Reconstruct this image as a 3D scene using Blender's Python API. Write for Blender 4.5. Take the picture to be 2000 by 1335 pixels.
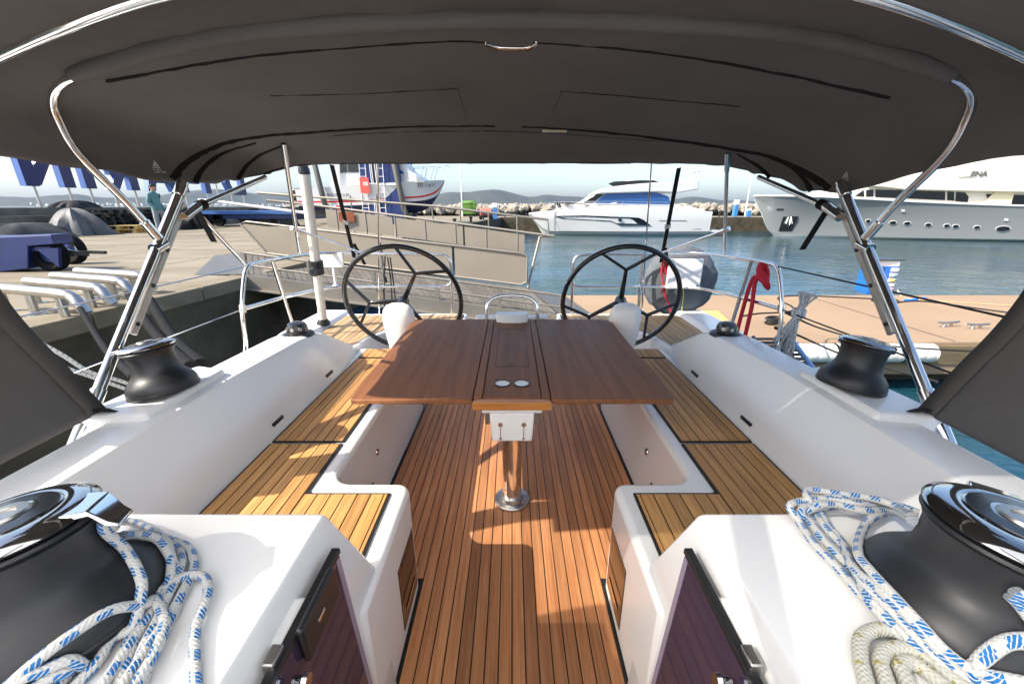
import bpy, bmesh, math, random
from mathutils import Vector, Matrix
from mathutils.bvhtree import BVHTree
random.seed(7)
R = math.radians
scene = bpy.context.scene
for o in list(bpy.data.objects):
    bpy.data.objects.remove(o)
COL = scene.collection

# ---------------------------------------------------------------- camera
H = 1.40                       # lens height over the cockpit sole (m)
FPX = 778.0                    # focal length in photo pixels (2000 wide)
TH = math.atan(264.5 / FPX)    # pitch down
CT, ST = math.cos(TH), math.sin(TH)
cam_d = bpy.data.cameras.new('camera')
cam_d.sensor_width = 36.0
cam_d.lens = 36.0 * FPX / 2000.0
cam_d.clip_start = 0.02
cam_d.clip_end = 60000.0
cam = bpy.data.objects.new('camera', cam_d)
COL.objects.link(cam)
cam.location = (0, 0, H)
cam.rotation_euler = (R(90) - TH, 0, 0)
scene.camera = cam

# ---------------------------------------------------------------- sky and sun
SUN = Vector((-1.0, -0.40, 1.0)).normalized()      # towards the sun
elev = math.asin(SUN.z)
world = bpy.data.worlds.new('World')
scene.world = world
world.use_nodes = True
wn = world.node_tree
bg = wn.nodes['Background']
sky = wn.nodes.new('ShaderNodeTexSky')
sky.sky_type = 'NISHITA'
sky.sun_disc = False
sky.sun_elevation = elev
sky.sun_rotation = math.atan2(SUN.x, SUN.y)
sky.air_density = 1.0
sky.dust_density = 2.3
sky.ozone_density = 1.5
hsv = wn.nodes.new('ShaderNodeHueSaturation'); hsv.inputs['Saturation'].default_value = 1.0
wn.links.new(sky.outputs[0], hsv.inputs['Color']); wn.links.new(hsv.outputs[0], bg.inputs[0])
bg.inputs[1].default_value = 0.097
sun_d = bpy.data.lights.new('sun', 'SUN')
sun_d.energy = 2.75
sun_d.angle = R(0.5)
sun_d.color = (1.0, 0.93, 0.82)
sun_o = bpy.data.objects.new('sun', sun_d)
COL.objects.link(sun_o)
sun_o.rotation_euler = SUN.to_track_quat('Z', 'Y').to_euler()
sun_o.location = (-20, -5, 20)
scene.view_settings.view_transform = 'Standard'
scene.view_settings.look = 'None'
scene.view_settings.gamma = 1.0
scene.view_settings.use_curve_mapping = False
scene.view_settings.exposure = 1.77

# ---------------------------------------------------------------- pixel -> place
def ray(x, y):
    xc = (x - 1000.0) / FPX
    yc = (667.5 - y) / FPX
    return Vector((xc, CT + yc * ST, -ST + yc * CT))
def PZ(x, y, z):
    d = ray(x, y); t = (z - H) / d.z
    return Vector((d.x * t, d.y * t, z))
def PY(x, y, Y):
    d = ray(x, y); t = Y / d.y
    return Vector((d.x * t, Y, H + d.z * t))
def PX(x, y, X):
    d = ray(x, y); t = X / d.x
    return Vector((X, d.y * t, H + d.z * t))
def PD(x, y, t):
    d = ray(x, y)
    return Vector((d.x * t, d.y * t, H + d.z * t))

# ---------------------------------------------------------------- mesh helpers
class MB:
    def __init__(s):
        s.v = []; s.f = []; s.uv = []; s.m = []; s.mi = 0
    def add(s, vs, fs, uvs=None):
        b = len(s.v)
        s.v += [tuple(p) for p in vs]
        for i, f in enumerate(fs):
            s.f.append(tuple(b + k for k in f))
            s.uv.append(uvs[i] if uvs else None)
            s.m.append(s.mi)
        return s
    def quad(s, a, b, c, d):
        return s.add([a, b, c, d], [(0, 1, 2, 3)])
    def box(s, x0, x1, y0, y1, z0, z1):
        return s.add([(x0,y0,z0),(x1,y0,z0),(x1,y1,z0),(x0,y1,z0),(x0,y0,z1),(x1,y0,z1),(x1,y1,z1),(x0,y1,z1)],
              [(0,3,2,1),(4,5,6,7),(0,1,5,4),(1,2,6,5),(2,3,7,6),(3,0,4,7)])
    def hexa(s, p):           # 8 points: bottom 4, top 4
        return s.add(p, [(0,3,2,1),(4,5,6,7),(0,1,5,4),(1,2,6,5),(2,3,7,6),(3,0,4,7)])
    def beam(s, a, b, w, h, up=(0,0,1)):   # box from a to b
        a = Vector(a); b = Vector(b); d = (b - a).normalized(); u = Vector(up)
        sx = d.cross(u)
        if sx.length < 1e-4: sx = d.cross(Vector((0,1,0)))
        sx.normalize(); u = sx.cross(d)
        q = [a + sx*i*w/2 + u*j*h/2 for i, j in ((-1,-1),(1,-1),(1,1),(-1,1))]
        q2 = [b + sx*i*w/2 + u*j*h/2 for i, j in ((-1,-1),(1,-1),(1,1),(-1,1))]
        return s.add(q + q2, [(0,1,2,3),(7,6,5,4),(0,4,5,1),(1,5,6,2),(2,6,7,3),(3,7,4,0)])
    def prism(s, poly, z0, z1):
        n = len(poly)
        vs = [(p[0], p[1], z0) for p in poly] + [(p[0], p[1], z1) for p in poly]
        fs = [tuple(range(n-1, -1, -1)), tuple(range(n, 2*n))]
        fs += [(i, (i+1) % n, n + (i+1) % n, n + i) for i in range(n)]
        return s.add(vs, fs)
    def tube(s, path, r, seg=10, closed=False, cap=True, flat=None):
        P = [Vector(p) for p in path]; n = len(P)
        rs = r if isinstance(r, (list, tuple)) else [r] * n
        T = []
        for i in range(n):
            if closed: d = P[(i+1) % n] - P[i-1]
            else: d = P[min(i+1, n-1)] - P[max(i-1, 0)]
            T.append(d.normalized() if d.length > 1e-9 else Vector((0,0,1)))
        u = Vector((0,0,1))
        if abs(T[0].dot(u)) > 0.9: u = Vector((1,0,0))
        u = (u - T[0] * u.dot(T[0])).normalized()
        vs = []; L = [0.0]
        for i in range(n):
            if i:
                q = T[i-1].rotation_difference(T[i]); u = q @ u
                L.append(L[-1] + (P[i] - P[i-1]).length)
            u = (u - T[i] * u.dot(T[i])).normalized(); w = T[i].cross(u)
            for k in range(seg):
                a = 2 * math.pi * k / seg
                fx = flat if flat else 1.0
                vs.append(P[i] + (u * math.cos(a) * fx + w * math.sin(a)) * rs[i])
        fs = []; uvs = []
        m = n if closed else n - 1
        for i in range(m):
            j = (i + 1) % n
            la = L[i]; lb = L[i+1] if i + 1 < n else L[i] + (P[0] - P[-1]).length
            for k in range(seg):
                k2 = (k + 1) % seg
                fs.append((i*seg + k, i*seg + k2, j*seg + k2, j*seg + k))
                uvs.append(((la, k/seg), (la, (k+1)/seg), (lb, (k+1)/seg), (lb, k/seg)))
        if cap and not closed:
            fs.append(tuple(range(seg-1, -1, -1))); uvs.append(None)
            fs.append(tuple((n-1)*seg + k for k in range(seg))); uvs.append(None)
        return s.add(vs, fs, uvs)
    def lathe(s, prof, c=(0,0,0), seg=32, axis=None, sq=(1,1), cap=True):
        # prof: (r, h) pairs; axis vector
        c = Vector(c); ax = Vector(axis).normalized() if axis else Vector((0,0,1))
        M = Vector((0,0,1)).rotation_difference(ax).to_matrix()
        n = len(prof); vs = []
        for r, h in prof:
            for k in range(seg):
                a = 2 * math.pi * k / seg
                vs.append(c + M @ Vector((r*math.cos(a)*sq[0], r*math.sin(a)*sq[1], h)))
        fs = []
        for i in range(n-1):
            for k in range(seg):
                k2 = (k+1) % seg
                fs.append((i*seg+k, i*seg+k2, (i+1)*seg+k2, (i+1)*seg+k))
        if cap and prof[0][0] > 1e-6: fs.append(tuple(range(seg-1, -1, -1)))
        if cap and prof[-1][0] > 1e-6: fs.append(tuple((n-1)*seg + k for k in range(seg)))
        return s.add(vs, fs)
    def loft(s, rows, closed=False, cap=False):
        n = len(rows[0]); vs = [p for r in rows for p in r]; fs = []
        for i in range(len(rows)-1):
            for k in range(n if closed else n-1):
                k2 = (k+1) % n
                fs.append((i*n+k, i*n+k2, (i+1)*n+k2, (i+1)*n+k))
        if cap:
            fs.append(tuple(range(n-1, -1, -1))); fs.append(tuple((len(rows)-1)*n + k for k in range(n)))
        return s.add(vs, fs)
    def mesh(s, name):
        me = bpy.data.meshes.new(name)
        me.from_pydata(s.v, [], s.f)
        if any(u for u in s.uv):
            lay = me.uv_layers.new(name='UVMap'); k = 0
            for f, u in zip(s.f, s.uv):
                for i in range(len(f)):
                    if u: lay.data[k].uv = u[i]
                    k += 1
        if any(s.m):
            for p, mi in zip(me.polygons, s.m): p.material_index = mi
        me.update()
        return me

def fixn(me):
    bm = bmesh.new(); bm.from_mesh(me)
    bmesh.ops.remove_doubles(bm, verts=bm.verts, dist=1e-5)
    bmesh.ops.recalc_face_normals(bm, faces=bm.faces)
    bm.to_mesh(me); bm.free()

def setparent(o, parent):
    if parent is not None:
        o.parent = parent
        o.matrix_parent_inverse = Matrix.Translation(-Vector(parent.location)) if parent.type == 'EMPTY' else Matrix.Identity(4)

def obj(name, mb, mat, parent=None, smooth=None, bevel=0.0, bseg=2, fix=True, solid=0.0, sub=0, bang=40):
    me = mb.mesh(name) if isinstance(mb, MB) else mb
    if fix: fixn(me)
    mats = mat if isinstance(mat, (list, tuple)) else [mat]
    for m in mats: me.materials.append(m)
    o = bpy.data.objects.new(name, me)
    COL.objects.link(o)
    setparent(o, parent)
    if solid:
        md = o.modifiers.new('solid', 'SOLIDIFY'); md.thickness = solid; md.offset = 0
    if bevel:
        md = o.modifiers.new('bevel', 'BEVEL'); md.width = bevel; md.segments = bseg
        md.limit_method = 'ANGLE'; md.angle_limit = R(30); md.harden_normals = False
    if sub:
        md = o.modifiers.new('sub', 'SUBSURF'); md.levels = sub; md.render_levels = sub
    if smooth is None: smooth = True
    if smooth:
        try: me.shade_smooth()
        except Exception: pass
        if not sub:
            try: me.set_sharp_from_angle(angle=R(bang))
            except Exception: pass
    return o
def tag(o, label=None, cat=None, group=None, kind=None):
    if label: o['label'] = label
    if cat: o['category'] = cat
    if group: o['group'] = group
    if kind: o['kind'] = kind
    return o
def thing(name, loc, label, cat, group=None):
    o = bpy.data.objects.new(name, None); o.empty_display_size = 0.1
    COL.objects.link(o); o.location = loc
    return tag(o, label, cat, group)
def copy_tree(o, parent=None):
    c = o.copy(); COL.objects.link(c)
    if parent is not None: c.parent = parent
    for ch in list(o.children): copy_tree(ch, c)
    return c
def smooth_path(pts, n=6, closed=False):
    P = [Vector(p) for p in pts]; out = []; m = len(P)
    rng = range(m) if closed else range(m-1)
    for i in rng:
        if closed: p0, p1, p2, p3 = P[i-1], P[i], P[(i+1) % m], P[(i+2) % m]
        else: p0, p1, p2, p3 = P[max(i-1,0)], P[i], P[i+1], P[min(i+2, m-1)]
        for k in range(n):
            t = k / n
            out.append(0.5*((2*p1) + (p2-p0)*t + (2*p0-5*p1+4*p2-p3)*t*t + (3*p1-p0-3*p2+p3)*t**3))
    if not closed: out.append(P[-1])
    return out
def lerp(a, b, t): return a + (b - a) * t
def interp(xs, ys, x):
    if x <= xs[0]: return ys[0]
    for i in range(len(xs)-1):
        if x <= xs[i+1]: return lerp(ys[i], ys[i+1], (x - xs[i]) / (xs[i+1] - xs[i]))
    return ys[-1]
def textmesh(txt, size, ext, bold=0.0):
    cu = bpy.data.curves.new('t', 'FONT'); cu.body = txt; cu.size = size; cu.extrude = ext; cu.offset = bold
    cu.align_x = 'CENTER'; cu.resolution_u = 3
    o = bpy.data.objects.new('t', cu); COL.objects.link(o)
    dg = bpy.context.evaluated_depsgraph_get()
    me = bpy.data.meshes.new_from_object(o.evaluated_get(dg))
    bpy.data.objects.remove(o)
    return me
def textobj(name, txt, size, ext, mat, M, parent=None, bold=0.0):
    me = textmesh(txt, size, ext, bold)
    me.transform(M)
    return obj(name, me, mat, parent, smooth=False, fix=False)
def frame(origin, xdir, ydir):
    x = Vector(xdir).normalized(); y = Vector(ydir); z = x.cross(y).normalized(); y = z.cross(x)
    M = Matrix((x, y, z)).transposed().to_4x4(); M.translation = Vector(origin)
    return M

# ---------------------------------------------------------------- materials
def srgb(h):
    h = h.lstrip('#'); o = []
    for i in (0, 2, 4):
        c = int(h[i:i+2], 16) / 255
        o.append(c/12.92 if c <= 0.04045 else ((c+0.055)/1.055)**2.4)
    return tuple(o)
def mat(name, col, rough=0.5, metal=0.0, spec=None, coat=0.0, noise=0.0, nscale=8.0, bump=0.0, bscale=60.0, rvar=0.0, coord='Object', stretch=None, trans=0.0, ior=None, col2=None):
    m = bpy.data.materials.new(name); m.use_nodes = True
    nt = m.node_tree; b = nt.nodes['Principled BSDF']
    b.inputs['Base Color'].default_value = (*col, 1); b.inputs['Roughness'].default_value = rough
    b.inputs['Metallic'].default_value = metal
    if spec is not None: b.inputs['Specular IOR Level'].default_value = spec
    if coat: b.inputs['Coat Weight'].default_value = coat; b.inputs['Coat Roughness'].default_value = 0.06
    if trans: b.inputs['Transmission Weight'].default_value = trans
    if ior: b.inputs['IOR'].default_value = ior
    if noise or bump or rvar:
        tc = nt.nodes.new('ShaderNodeTexCoord'); src = tc.outputs[coord]
        if stretch:
            mp = nt.nodes.new('ShaderNodeMapping'); mp.inputs['Scale'].default_value = stretch
            nt.links.new(src, mp.inputs[0]); src = mp.outputs[0]
        if noise:
            n = nt.nodes.new('ShaderNodeTexNoise'); n.inputs['Scale'].default_value = nscale; n.inputs['Detail'].default_value = 6; n.inputs['Roughness'].default_value = 0.62
            nt.links.new(src, n.inputs['Vector'])
            rp = nt.nodes.new('ShaderNodeValToRGB'); rp.color_ramp.elements[0].position = 0.3; rp.color_ramp.elements[1].position = 0.72
            c2 = col2 if col2 else tuple(min(1, x*(1+noise)) for x in col)
            c1 = col if col2 else tuple(x*(1-noise) for x in col)
            rp.color_ramp.elements[0].color = (*c1, 1); rp.color_ramp.elements[1].color = (*c2, 1)
            nt.links.new(n.outputs['Fac'], rp.inputs[0]); nt.links.new(rp.outputs[0], b.inputs['Base Color'])
            if rvar:
                mr = nt.nodes.new('ShaderNodeMapRange'); mr.inputs['To Min'].default_value = max(0, rough-rvar); mr.inputs['To Max'].default_value = rough+rvar
                nt.links.new(n.outputs['Fac'], mr.inputs[0]); nt.links.new(mr.outputs[0], b.inputs['Roughness'])
        if bump:
            n2 = nt.nodes.new('ShaderNodeTexNoise'); n2.inputs['Scale'].default_value = bscale; n2.inputs['Detail'].default_value = 5
            nt.links.new(src, n2.inputs['Vector'])
            bp = nt.nodes.new('ShaderNodeBump'); bp.inputs['Strength'].default_value = bump; bp.inputs['Distance'].default_value = 0.02
            nt.links.new(n2.outputs['Fac'], bp.inputs['Height']); nt.links.new(bp.outputs[0], b.inputs['Normal'])
    return m
def wood_mat(name, c1, c2, rough, stretch, var=0.25, coat=0.0, fine=0.5):
    """boards along Y: long streaks, tone differs from board to board"""
    m = bpy.data.materials.new(name); m.use_nodes = True
    nt = m.node_tree; b = nt.nodes['Principled BSDF']; N = nt.nodes.new; L = nt.links.new
    tc = N('ShaderNodeTexCoord'); oi = N('ShaderNodeObjectInfo')
    ad = N('ShaderNodeVectorMath'); ad.operation = 'ADD'
    cb = N('ShaderNodeCombineXYZ'); mu = N('ShaderNodeMath'); mu.operation = 'MULTIPLY'; mu.inputs[1].default_value = 37.0
    L(oi.outputs['Random'], mu.inputs[0]); L(mu.outputs[0], cb.inputs[0]); L(mu.outputs[0], cb.inputs[1])
    L(tc.outputs['Object'], ad.inputs[0]); L(cb.outputs[0], ad.inputs[1])
    mp = N('ShaderNodeMapping'); mp.inputs['Scale'].default_value = stretch; L(ad.outputs[0], mp.inputs[0])
    n = N('ShaderNodeTexNoise'); n.inputs['Scale'].default_value = 1.0; n.inputs['Detail'].default_value = 8; n.inputs['Roughness'].default_value = 0.68; n.inputs['Distortion'].default_value = 0.6
    L(mp.outputs[0], n.inputs['Vector'])
    rp = N('ShaderNodeValToRGB'); rp.color_ramp.elements[0].position = 0.34; rp.color_ramp.elements[1].position = 0.66
    rp.color_ramp.elements[0].color = (*c1, 1); rp.color_ramp.elements[1].color = (*c2, 1)
    L(n.outputs['Fac'], rp.inputs[0])
    hs = N('ShaderNodeHueSaturation'); mr = N('ShaderNodeMapRange'); mr.inputs['To Min'].default_value = 1 - var; mr.inputs['To Max'].default_value = 1 + var
    L(oi.outputs['Random'], mr.inputs[0]); L(mr.outputs[0], hs.inputs['Value']); L(rp.outputs[0], hs.inputs['Color'])
    L(hs.outputs[0], b.inputs['Base Color'])
    b.inputs['Roughness'].default_value = rough
    if coat: b.inputs['Coat Weight'].default_value = coat; b.inputs['Coat Roughness'].default_value = 0.12
    if fine < 0.2: b.inputs['Specular IOR Level'].default_value = 0.2
    bp = N('ShaderNodeBump'); bp.inputs['Strength'].default_value = fine; bp.inputs['Distance'].default_value = 0.0015
    L(n.outputs['Fac'], bp.inputs['Height']); L(bp.outputs[0], b.inputs['Normal'])
    return m
def rope_mat(name, base, fleck, amount=0.35, freq=16.0, fleck2=None):
    m = bpy.data.materials.new(name); m.use_nodes = True
    nt = m.node_tree; b = nt.nodes['Principled BSDF']; N = nt.nodes.new; L = nt.links.new
    b.inputs['Roughness'].default_value = 0.8
    uv = N('ShaderNodeUVMap'); uv.uv_map = 'UVMap'
    sp = N('ShaderNodeSeparateXYZ'); L(uv.outputs[0], sp.inputs[0])
    def M(op, a, b2=None):
        x = N('ShaderNodeMath'); x.operation = op
        for i, q in enumerate((a, b2)):
            if q is None: continue
            if isinstance(q, (int, float)): x.inputs[i].default_value = q
            else: L(q, x.inputs[i])
        return x.outputs[0]
    u, v = sp.outputs[0], sp.outputs[1]
    # plaited yarns: two crossing diagonals
    d1 = M('SINE', M('MULTIPLY', M('ADD', M('MULTIPLY', u, 130), M('MULTIPLY', v, 6)), 6.2832))
    d2 = M('SINE', M('MULTIPLY', M('SUBTRACT', M('MULTIPLY', u, 130), M('MULTIPLY', v, 6)), 6.2832))
    br = M('MULTIPLY', M('ADD', d1, d2), 0.25)
    # flecks: dashes along the rope, staggered round it
    k = M('FLOOR', M('MULTIPLY', v, 3))
    ph2 = M('FRACT', M('ADD', M('MULTIPLY', u, freq), M('MULTIPLY', k, 0.37)))
    dash = M('LESS_THAN', ph2, amount)
    stripe = M('GREATER_THAN', M('FRACT', M('MULTIPLY', v, 3)), 0.38)
    zig = M('GREATER_THAN', M('SINE', M('MULTIPLY', M('ADD', M('MULTIPLY', u, 150), M('MULTIPLY', v, 6)), 6.2832)), -0.6)
    mask = M('MULTIPLY', M('MULTIPLY', dash, stripe), zig)
    mx = N('ShaderNodeMix'); mx.data_type = 'RGBA'
    mx.inputs[6].default_value = (*base, 1); mx.inputs[7].default_value = (*fleck, 1)
    L(mask, mx.inputs[0]); L(mx.outputs[2], b.inputs['Base Color'])
    bp = N('ShaderNodeBump'); bp.inputs['Strength'].default_value = 0.6; bp.inputs['Distance'].default_value = 0.002
    L(br, bp.inputs['Height']); L(bp.outputs[0], b.inputs['Normal'])
    return m

WHITE = mat('gelcoat', (0.82, 0.81, 0.79), 0.2, spec=0.5, bump=0.02, bscale=3)
WHITE2 = mat('white_plastic', (0.78, 0.78, 0.78), 0.35)
TEAK = wood_mat('teak', srgb('#a3683f'), srgb('#ca8f60'), 0.55, (60, 2.6, 60), 0.3)
TEAKS = wood_mat('seat_teak', srgb('#a3733f'), srgb('#d1a062'), 0.55, (60, 2.6, 60), 0.22)
TEAKD = wood_mat('weathered_teak', srgb('#93754f'), srgb('#bfa27a'), 0.6, (60, 2.6, 60), 0.15)
VARN = wood_mat('varnished_wood', srgb('#6e482f'), srgb('#88593a'), 0.5, (30, 1.6, 30), 0.06, coat=0.0, fine=0.12)
EDGEW = wood_mat('edge_wood', srgb('#a8682f'), srgb('#c98a4b'), 0.35, (2, 30, 30), 0.05, coat=0.3, fine=0.2)
CAULK = mat('caulk', (0.012, 0.012, 0.012), 0.6)
STEEL = mat('stainless', (0.72, 0.71, 0.69), 0.12, metal=1.0)
BRUSH = mat('brushed_steel', (0.46, 0.445, 0.42), 0.34, metal=1.0, noise=0.08, nscale=14, rvar=0.1)
CAPCH = mat('dark_chrome', (0.42, 0.42, 0.42), 0.08, metal=1.0)
CHROME = mat('chrome', (0.8, 0.8, 0.8), 0.06, metal=1.0)
BLACK = mat('black_plastic', (0.013, 0.013, 0.014), 0.38)
BLACKM = mat('black_anodised', (0.016, 0.017, 0.02), 0.42, bump=0.015, bscale=300)
CARBON = mat('wheel_black', (0.012, 0.012, 0.013), 0.25, coat=0.3)
RUBBER = mat('rubber', (0.010, 0.010, 0.010), 0.85, spec=0.15, noise=0.3, nscale=20)
CANVAS = mat('canvas', (0.118, 0.111, 0.107), 0.92, spec=0.2, noise=0.12, nscale=2.6, bump=0.35, bscale=11)
def translucent(m, col, fac):
    nt = m.node_tree; b = nt.nodes['Principled BSDF']; o = nt.nodes['Material Output']
    t = nt.nodes.new('ShaderNodeBsdfTranslucent'); t.inputs[0].default_value = (*col, 1)
    mx = nt.nodes.new('ShaderNodeMixShader'); mx.inputs[0].default_value = fac
    nt.links.new(b.outputs[0], mx.inputs[1]); nt.links.new(t.outputs[0], mx.inputs[2]); nt.links.new(mx.outputs[0], o.inputs[0])
translucent(CANVAS, (0.16, 0.13, 0.11), 0.12)
STRIPE = mat('webbing', (0.011, 0.010, 0.010), 0.8, spec=0.2)
GREYCOVER = mat('grey_cover', (0.10, 0.11, 0.125), 0.85, noise=0.12, nscale=9, bump=0.5, bscale=7)
ROPE = rope_mat('braided_rope', (0.55, 0.545, 0.525), (0.006, 0.15, 0.42), 0.5, 27)
ROPEW = rope_mat('cream_rope', (0.47, 0.46, 0.40), (0.30, 0.25, 0.08), 0.12, 22)
ROPEG = rope_mat('grey_rope', (0.55, 0.55, 0.54), (0.03, 0.03, 0.04), 0.2, 30)
ROPER = mat('red_rope', (0.50, 0.012, 0.03), 0.8, bump=0.4, bscale=180)
ROPEB = mat('black_rope', (0.014, 0.014, 0.014), 0.8)
ACRYL = mat('smoked_acrylic', (0.042, 0.030, 0.058), 0.04, coat=0.4)
BROWNGL = mat('brown_glass', (0.03, 0.015, 0.008), 0.06, coat=0.3)
RED = mat('red', (0.6, 0.02, 0.02), 0.6)
YELLOW = mat('yellow_plastic', (0.62, 0.40, 0.11), 0.6, noise=0.15, nscale=2)
BLUEP = mat('blue_paint', (0.02, 0.13, 0.48), 0.4)
NAVYP = mat('navy_paint', (0.012, 0.03, 0.13), 0.4, noise=0.15, nscale=4)
# ================================================================ large structure: sea, quay, pontoon
WATER, QUAY, PONT = -0.95, 0.40, -0.30
def sea_mat():
    m = bpy.data.materials.new('sea_water'); m.use_nodes = True
    nt = m.node_tree; b = nt.nodes['Principled BSDF']; N = nt.nodes.new; L = nt.links.new
    b.inputs['Base Color'].default_value = (0.006, 0.055, 0.085, 1)
    b.inputs['Roughness'].default_value = 0.08; b.inputs['IOR'].default_value = 1.33; b.inputs['Specular IOR Level'].default_value = 0.33
    tc = N('ShaderNodeTexCoord')
    def noise(sc, st, det=4):
        mp = N('ShaderNodeMapping'); mp.inputs['Scale'].default_value = st; mp.inputs['Rotation'].default_value = (0,0,0.35)
        L(tc.outputs['Object'], mp.inputs[0])
        n = N('ShaderNodeTexNoise'); n.inputs['Scale'].default_value = sc; n.inputs['Detail'].default_value = det; n.inputs['Distortion'].default_value = 0.4
        L(mp.outputs[0], n.inputs['Vector']); return n.outputs['Fac']
    a = noise(0.9, (1, 1.7, 1)); c = noise(4.0, (1, 1.8, 1), 3); big = noise(0.16, (1, 1, 1), 3)
    ad = N('ShaderNodeMath'); ad.operation = 'MULTIPLY_ADD'; ad.inputs[1].default_value = 0.35
    L(c, ad.inputs[0]); L(a, ad.inputs[2])
    mr = N('ShaderNodeMapRange'); mr.inputs['From Min'].default_value = 0.35; mr.inputs['From Max'].default_value = 0.65; mr.inputs['To Min'].default_value = 0.25; mr.inputs['To Max'].default_value = 1.0
    L(big, mr.inputs[0])
    bp = N('ShaderNodeBump'); bp.inputs['Distance'].default_value = 0.085
    L(mr.outputs[0], bp.inputs['Strength']); L(ad.outputs[0], bp.inputs['Height'])
    L(bp.outputs[0], b.inputs['Normal'])
    # greener, siltier patches near the quays
    rp = N('ShaderNodeValToRGB'); rp.color_ramp.elements[0].color = (0.006, 0.045, 0.072, 1); rp.color_ramp.elements[1].color = (0.016, 0.05, 0.05, 1)
    rp.color_ramp.elements[0].position = 0.42; rp.color_ramp.elements[1].position = 0.58
    L(big, rp.inputs[0]); L(rp.outputs[0], b.inputs['Base Color'])
    return m
SEA = sea_mat()
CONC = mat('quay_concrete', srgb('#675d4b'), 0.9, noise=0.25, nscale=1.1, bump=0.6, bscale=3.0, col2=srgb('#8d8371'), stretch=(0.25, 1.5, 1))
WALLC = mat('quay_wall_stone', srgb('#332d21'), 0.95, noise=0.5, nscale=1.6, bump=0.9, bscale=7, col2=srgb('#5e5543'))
PONTC = mat('pontoon_concrete', srgb('#8d755b'), 0.85, noise=0.1, nscale=0.7, bump=0.25, bscale=60, col2=srgb('#998167'))
ROCKM = mat('pale_rock', srgb('#6f675b'), 0.95, noise=0.2, nscale=0.6, bump=0.6, bscale=3, col2=srgb('#aaa294'))
sea = obj('sea', MB().quad((-13000,-13000,WATER), (13000,-13000,WATER), (13000,13000,WATER), (-13000,13000,WATER)), SEA, smooth=False)
tag(sea, kind='structure')

# quay: the left apron and the long outer arm, one sheet with its wall
qp = [(-4.5,-14), (-4.22,3.0), (-3.95,6.2), (-3.5,19.6), (-1.0,40.2), (75,41.6), (75,46.5), (-8,46.0), (-18.9,46.0), (-18.9,28), (-18.9,10), (-18.9,-14)]
q = MB(); n = len(qp)
q.add([(x,y,QUAY) for x,y in qp], [tuple(range(n))])
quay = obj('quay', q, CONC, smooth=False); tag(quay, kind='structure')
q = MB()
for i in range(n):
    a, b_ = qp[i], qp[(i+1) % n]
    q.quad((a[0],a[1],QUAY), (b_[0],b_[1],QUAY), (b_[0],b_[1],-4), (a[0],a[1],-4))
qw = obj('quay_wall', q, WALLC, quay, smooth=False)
# coping blocks along the near edge of the quay, big pale slabs
def along(p, q_, k0, k1): return (lerp(p[0], q_[0], k0), lerp(p[1], q_[1], k0)), (lerp(p[0], q_[0], k1), lerp(p[1], q_[1], k1))
COPING = mat('coping_stone', srgb('#6a604d'), 0.9, noise=0.2, nscale=2.2, bump=0.4, bscale=14, col2=srgb('#857a66'))
y = 1.2
while y < 19:
    ln = random.uniform(1.1, 1.5)
    xe = interp([-14,3,6.2,19.6],[-4.5,-4.22,-3.95,-3.5], y + ln/2)
    mb = MB().box(-0.30, 0.035, -ln/2+0.006, ln/2-0.006, -0.16, 0.012 + random.uniform(0,0.006))
    o = obj('coping_block', mb, COPING, quay, bevel=0.012, smooth=False); o.location = (xe, y + ln/2, QUAY)
    o.rotation_euler.z = math.atan2(-0.27, 3.2) if y < 6.2 else math.atan2(-0.45, 13.4)
    y += ln
# slab joints of the apron: shallow dark seams
q = MB()
for xj in (-6.3, -8.4, -10.6, -12.8, -15.0): q.box(xj-0.012, xj+0.012, 0, 38, QUAY-0.02, QUAY+0.003)
for yj in (2.5, 5.5, 8.2, 11.0, 14.0, 17.5, 21, 25, 30): q.box(-17.1, -4.6, yj-0.012, yj+0.012, QUAY-0.02, QUAY+0.004)
obj('slab_joints', q, mat('joint_dirt', srgb('#6f6452'), 0.95, noise=0.3, nscale=3), quay, smooth=False)

# concrete pontoon behind the stern
pontoon = obj('pontoon', MB().box(0.35, 40, 5.02, 7.95, -0.78, PONT), [PONTC], smooth=False, bevel=0.02)
tag(pontoon, kind='structure')
mb = MB().box(0.33, 40, 5.0, 5.018, -0.62, -0.36); obj('timber_wale', mb, mat('wet_timber', srgb('#6d5f45'), 0.85, noise=0.4, nscale=3, stretch=(0.3, 3, 3), bump=0.5, bscale=8), pontoon, smooth=False)
WET = mat('wet_dark_concrete', srgb('#3a3222'), 0.8, noise=0.4, nscale=2.5)
obj('float_block', MB().box(0.6, 40, 5.25, 7.7, -1.6, -0.781), WET, pontoon, smooth=False)
for xj in (5.9, 11.8, 17.7, 23.6):
    obj('expansion_joint', MB().box(xj-0.01, xj+0.01, 5.03, 7.94, PONT-0.01, PONT+0.002), CAULK, pontoon, smooth=False)

# ================================================================ our sailing yacht
yacht = thing('sailing_yacht', (0, 1.5, WATER), 'white sailing yacht with teak cockpit, stern to the pontoon, seen from its companionway', 'sailboat')
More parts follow.
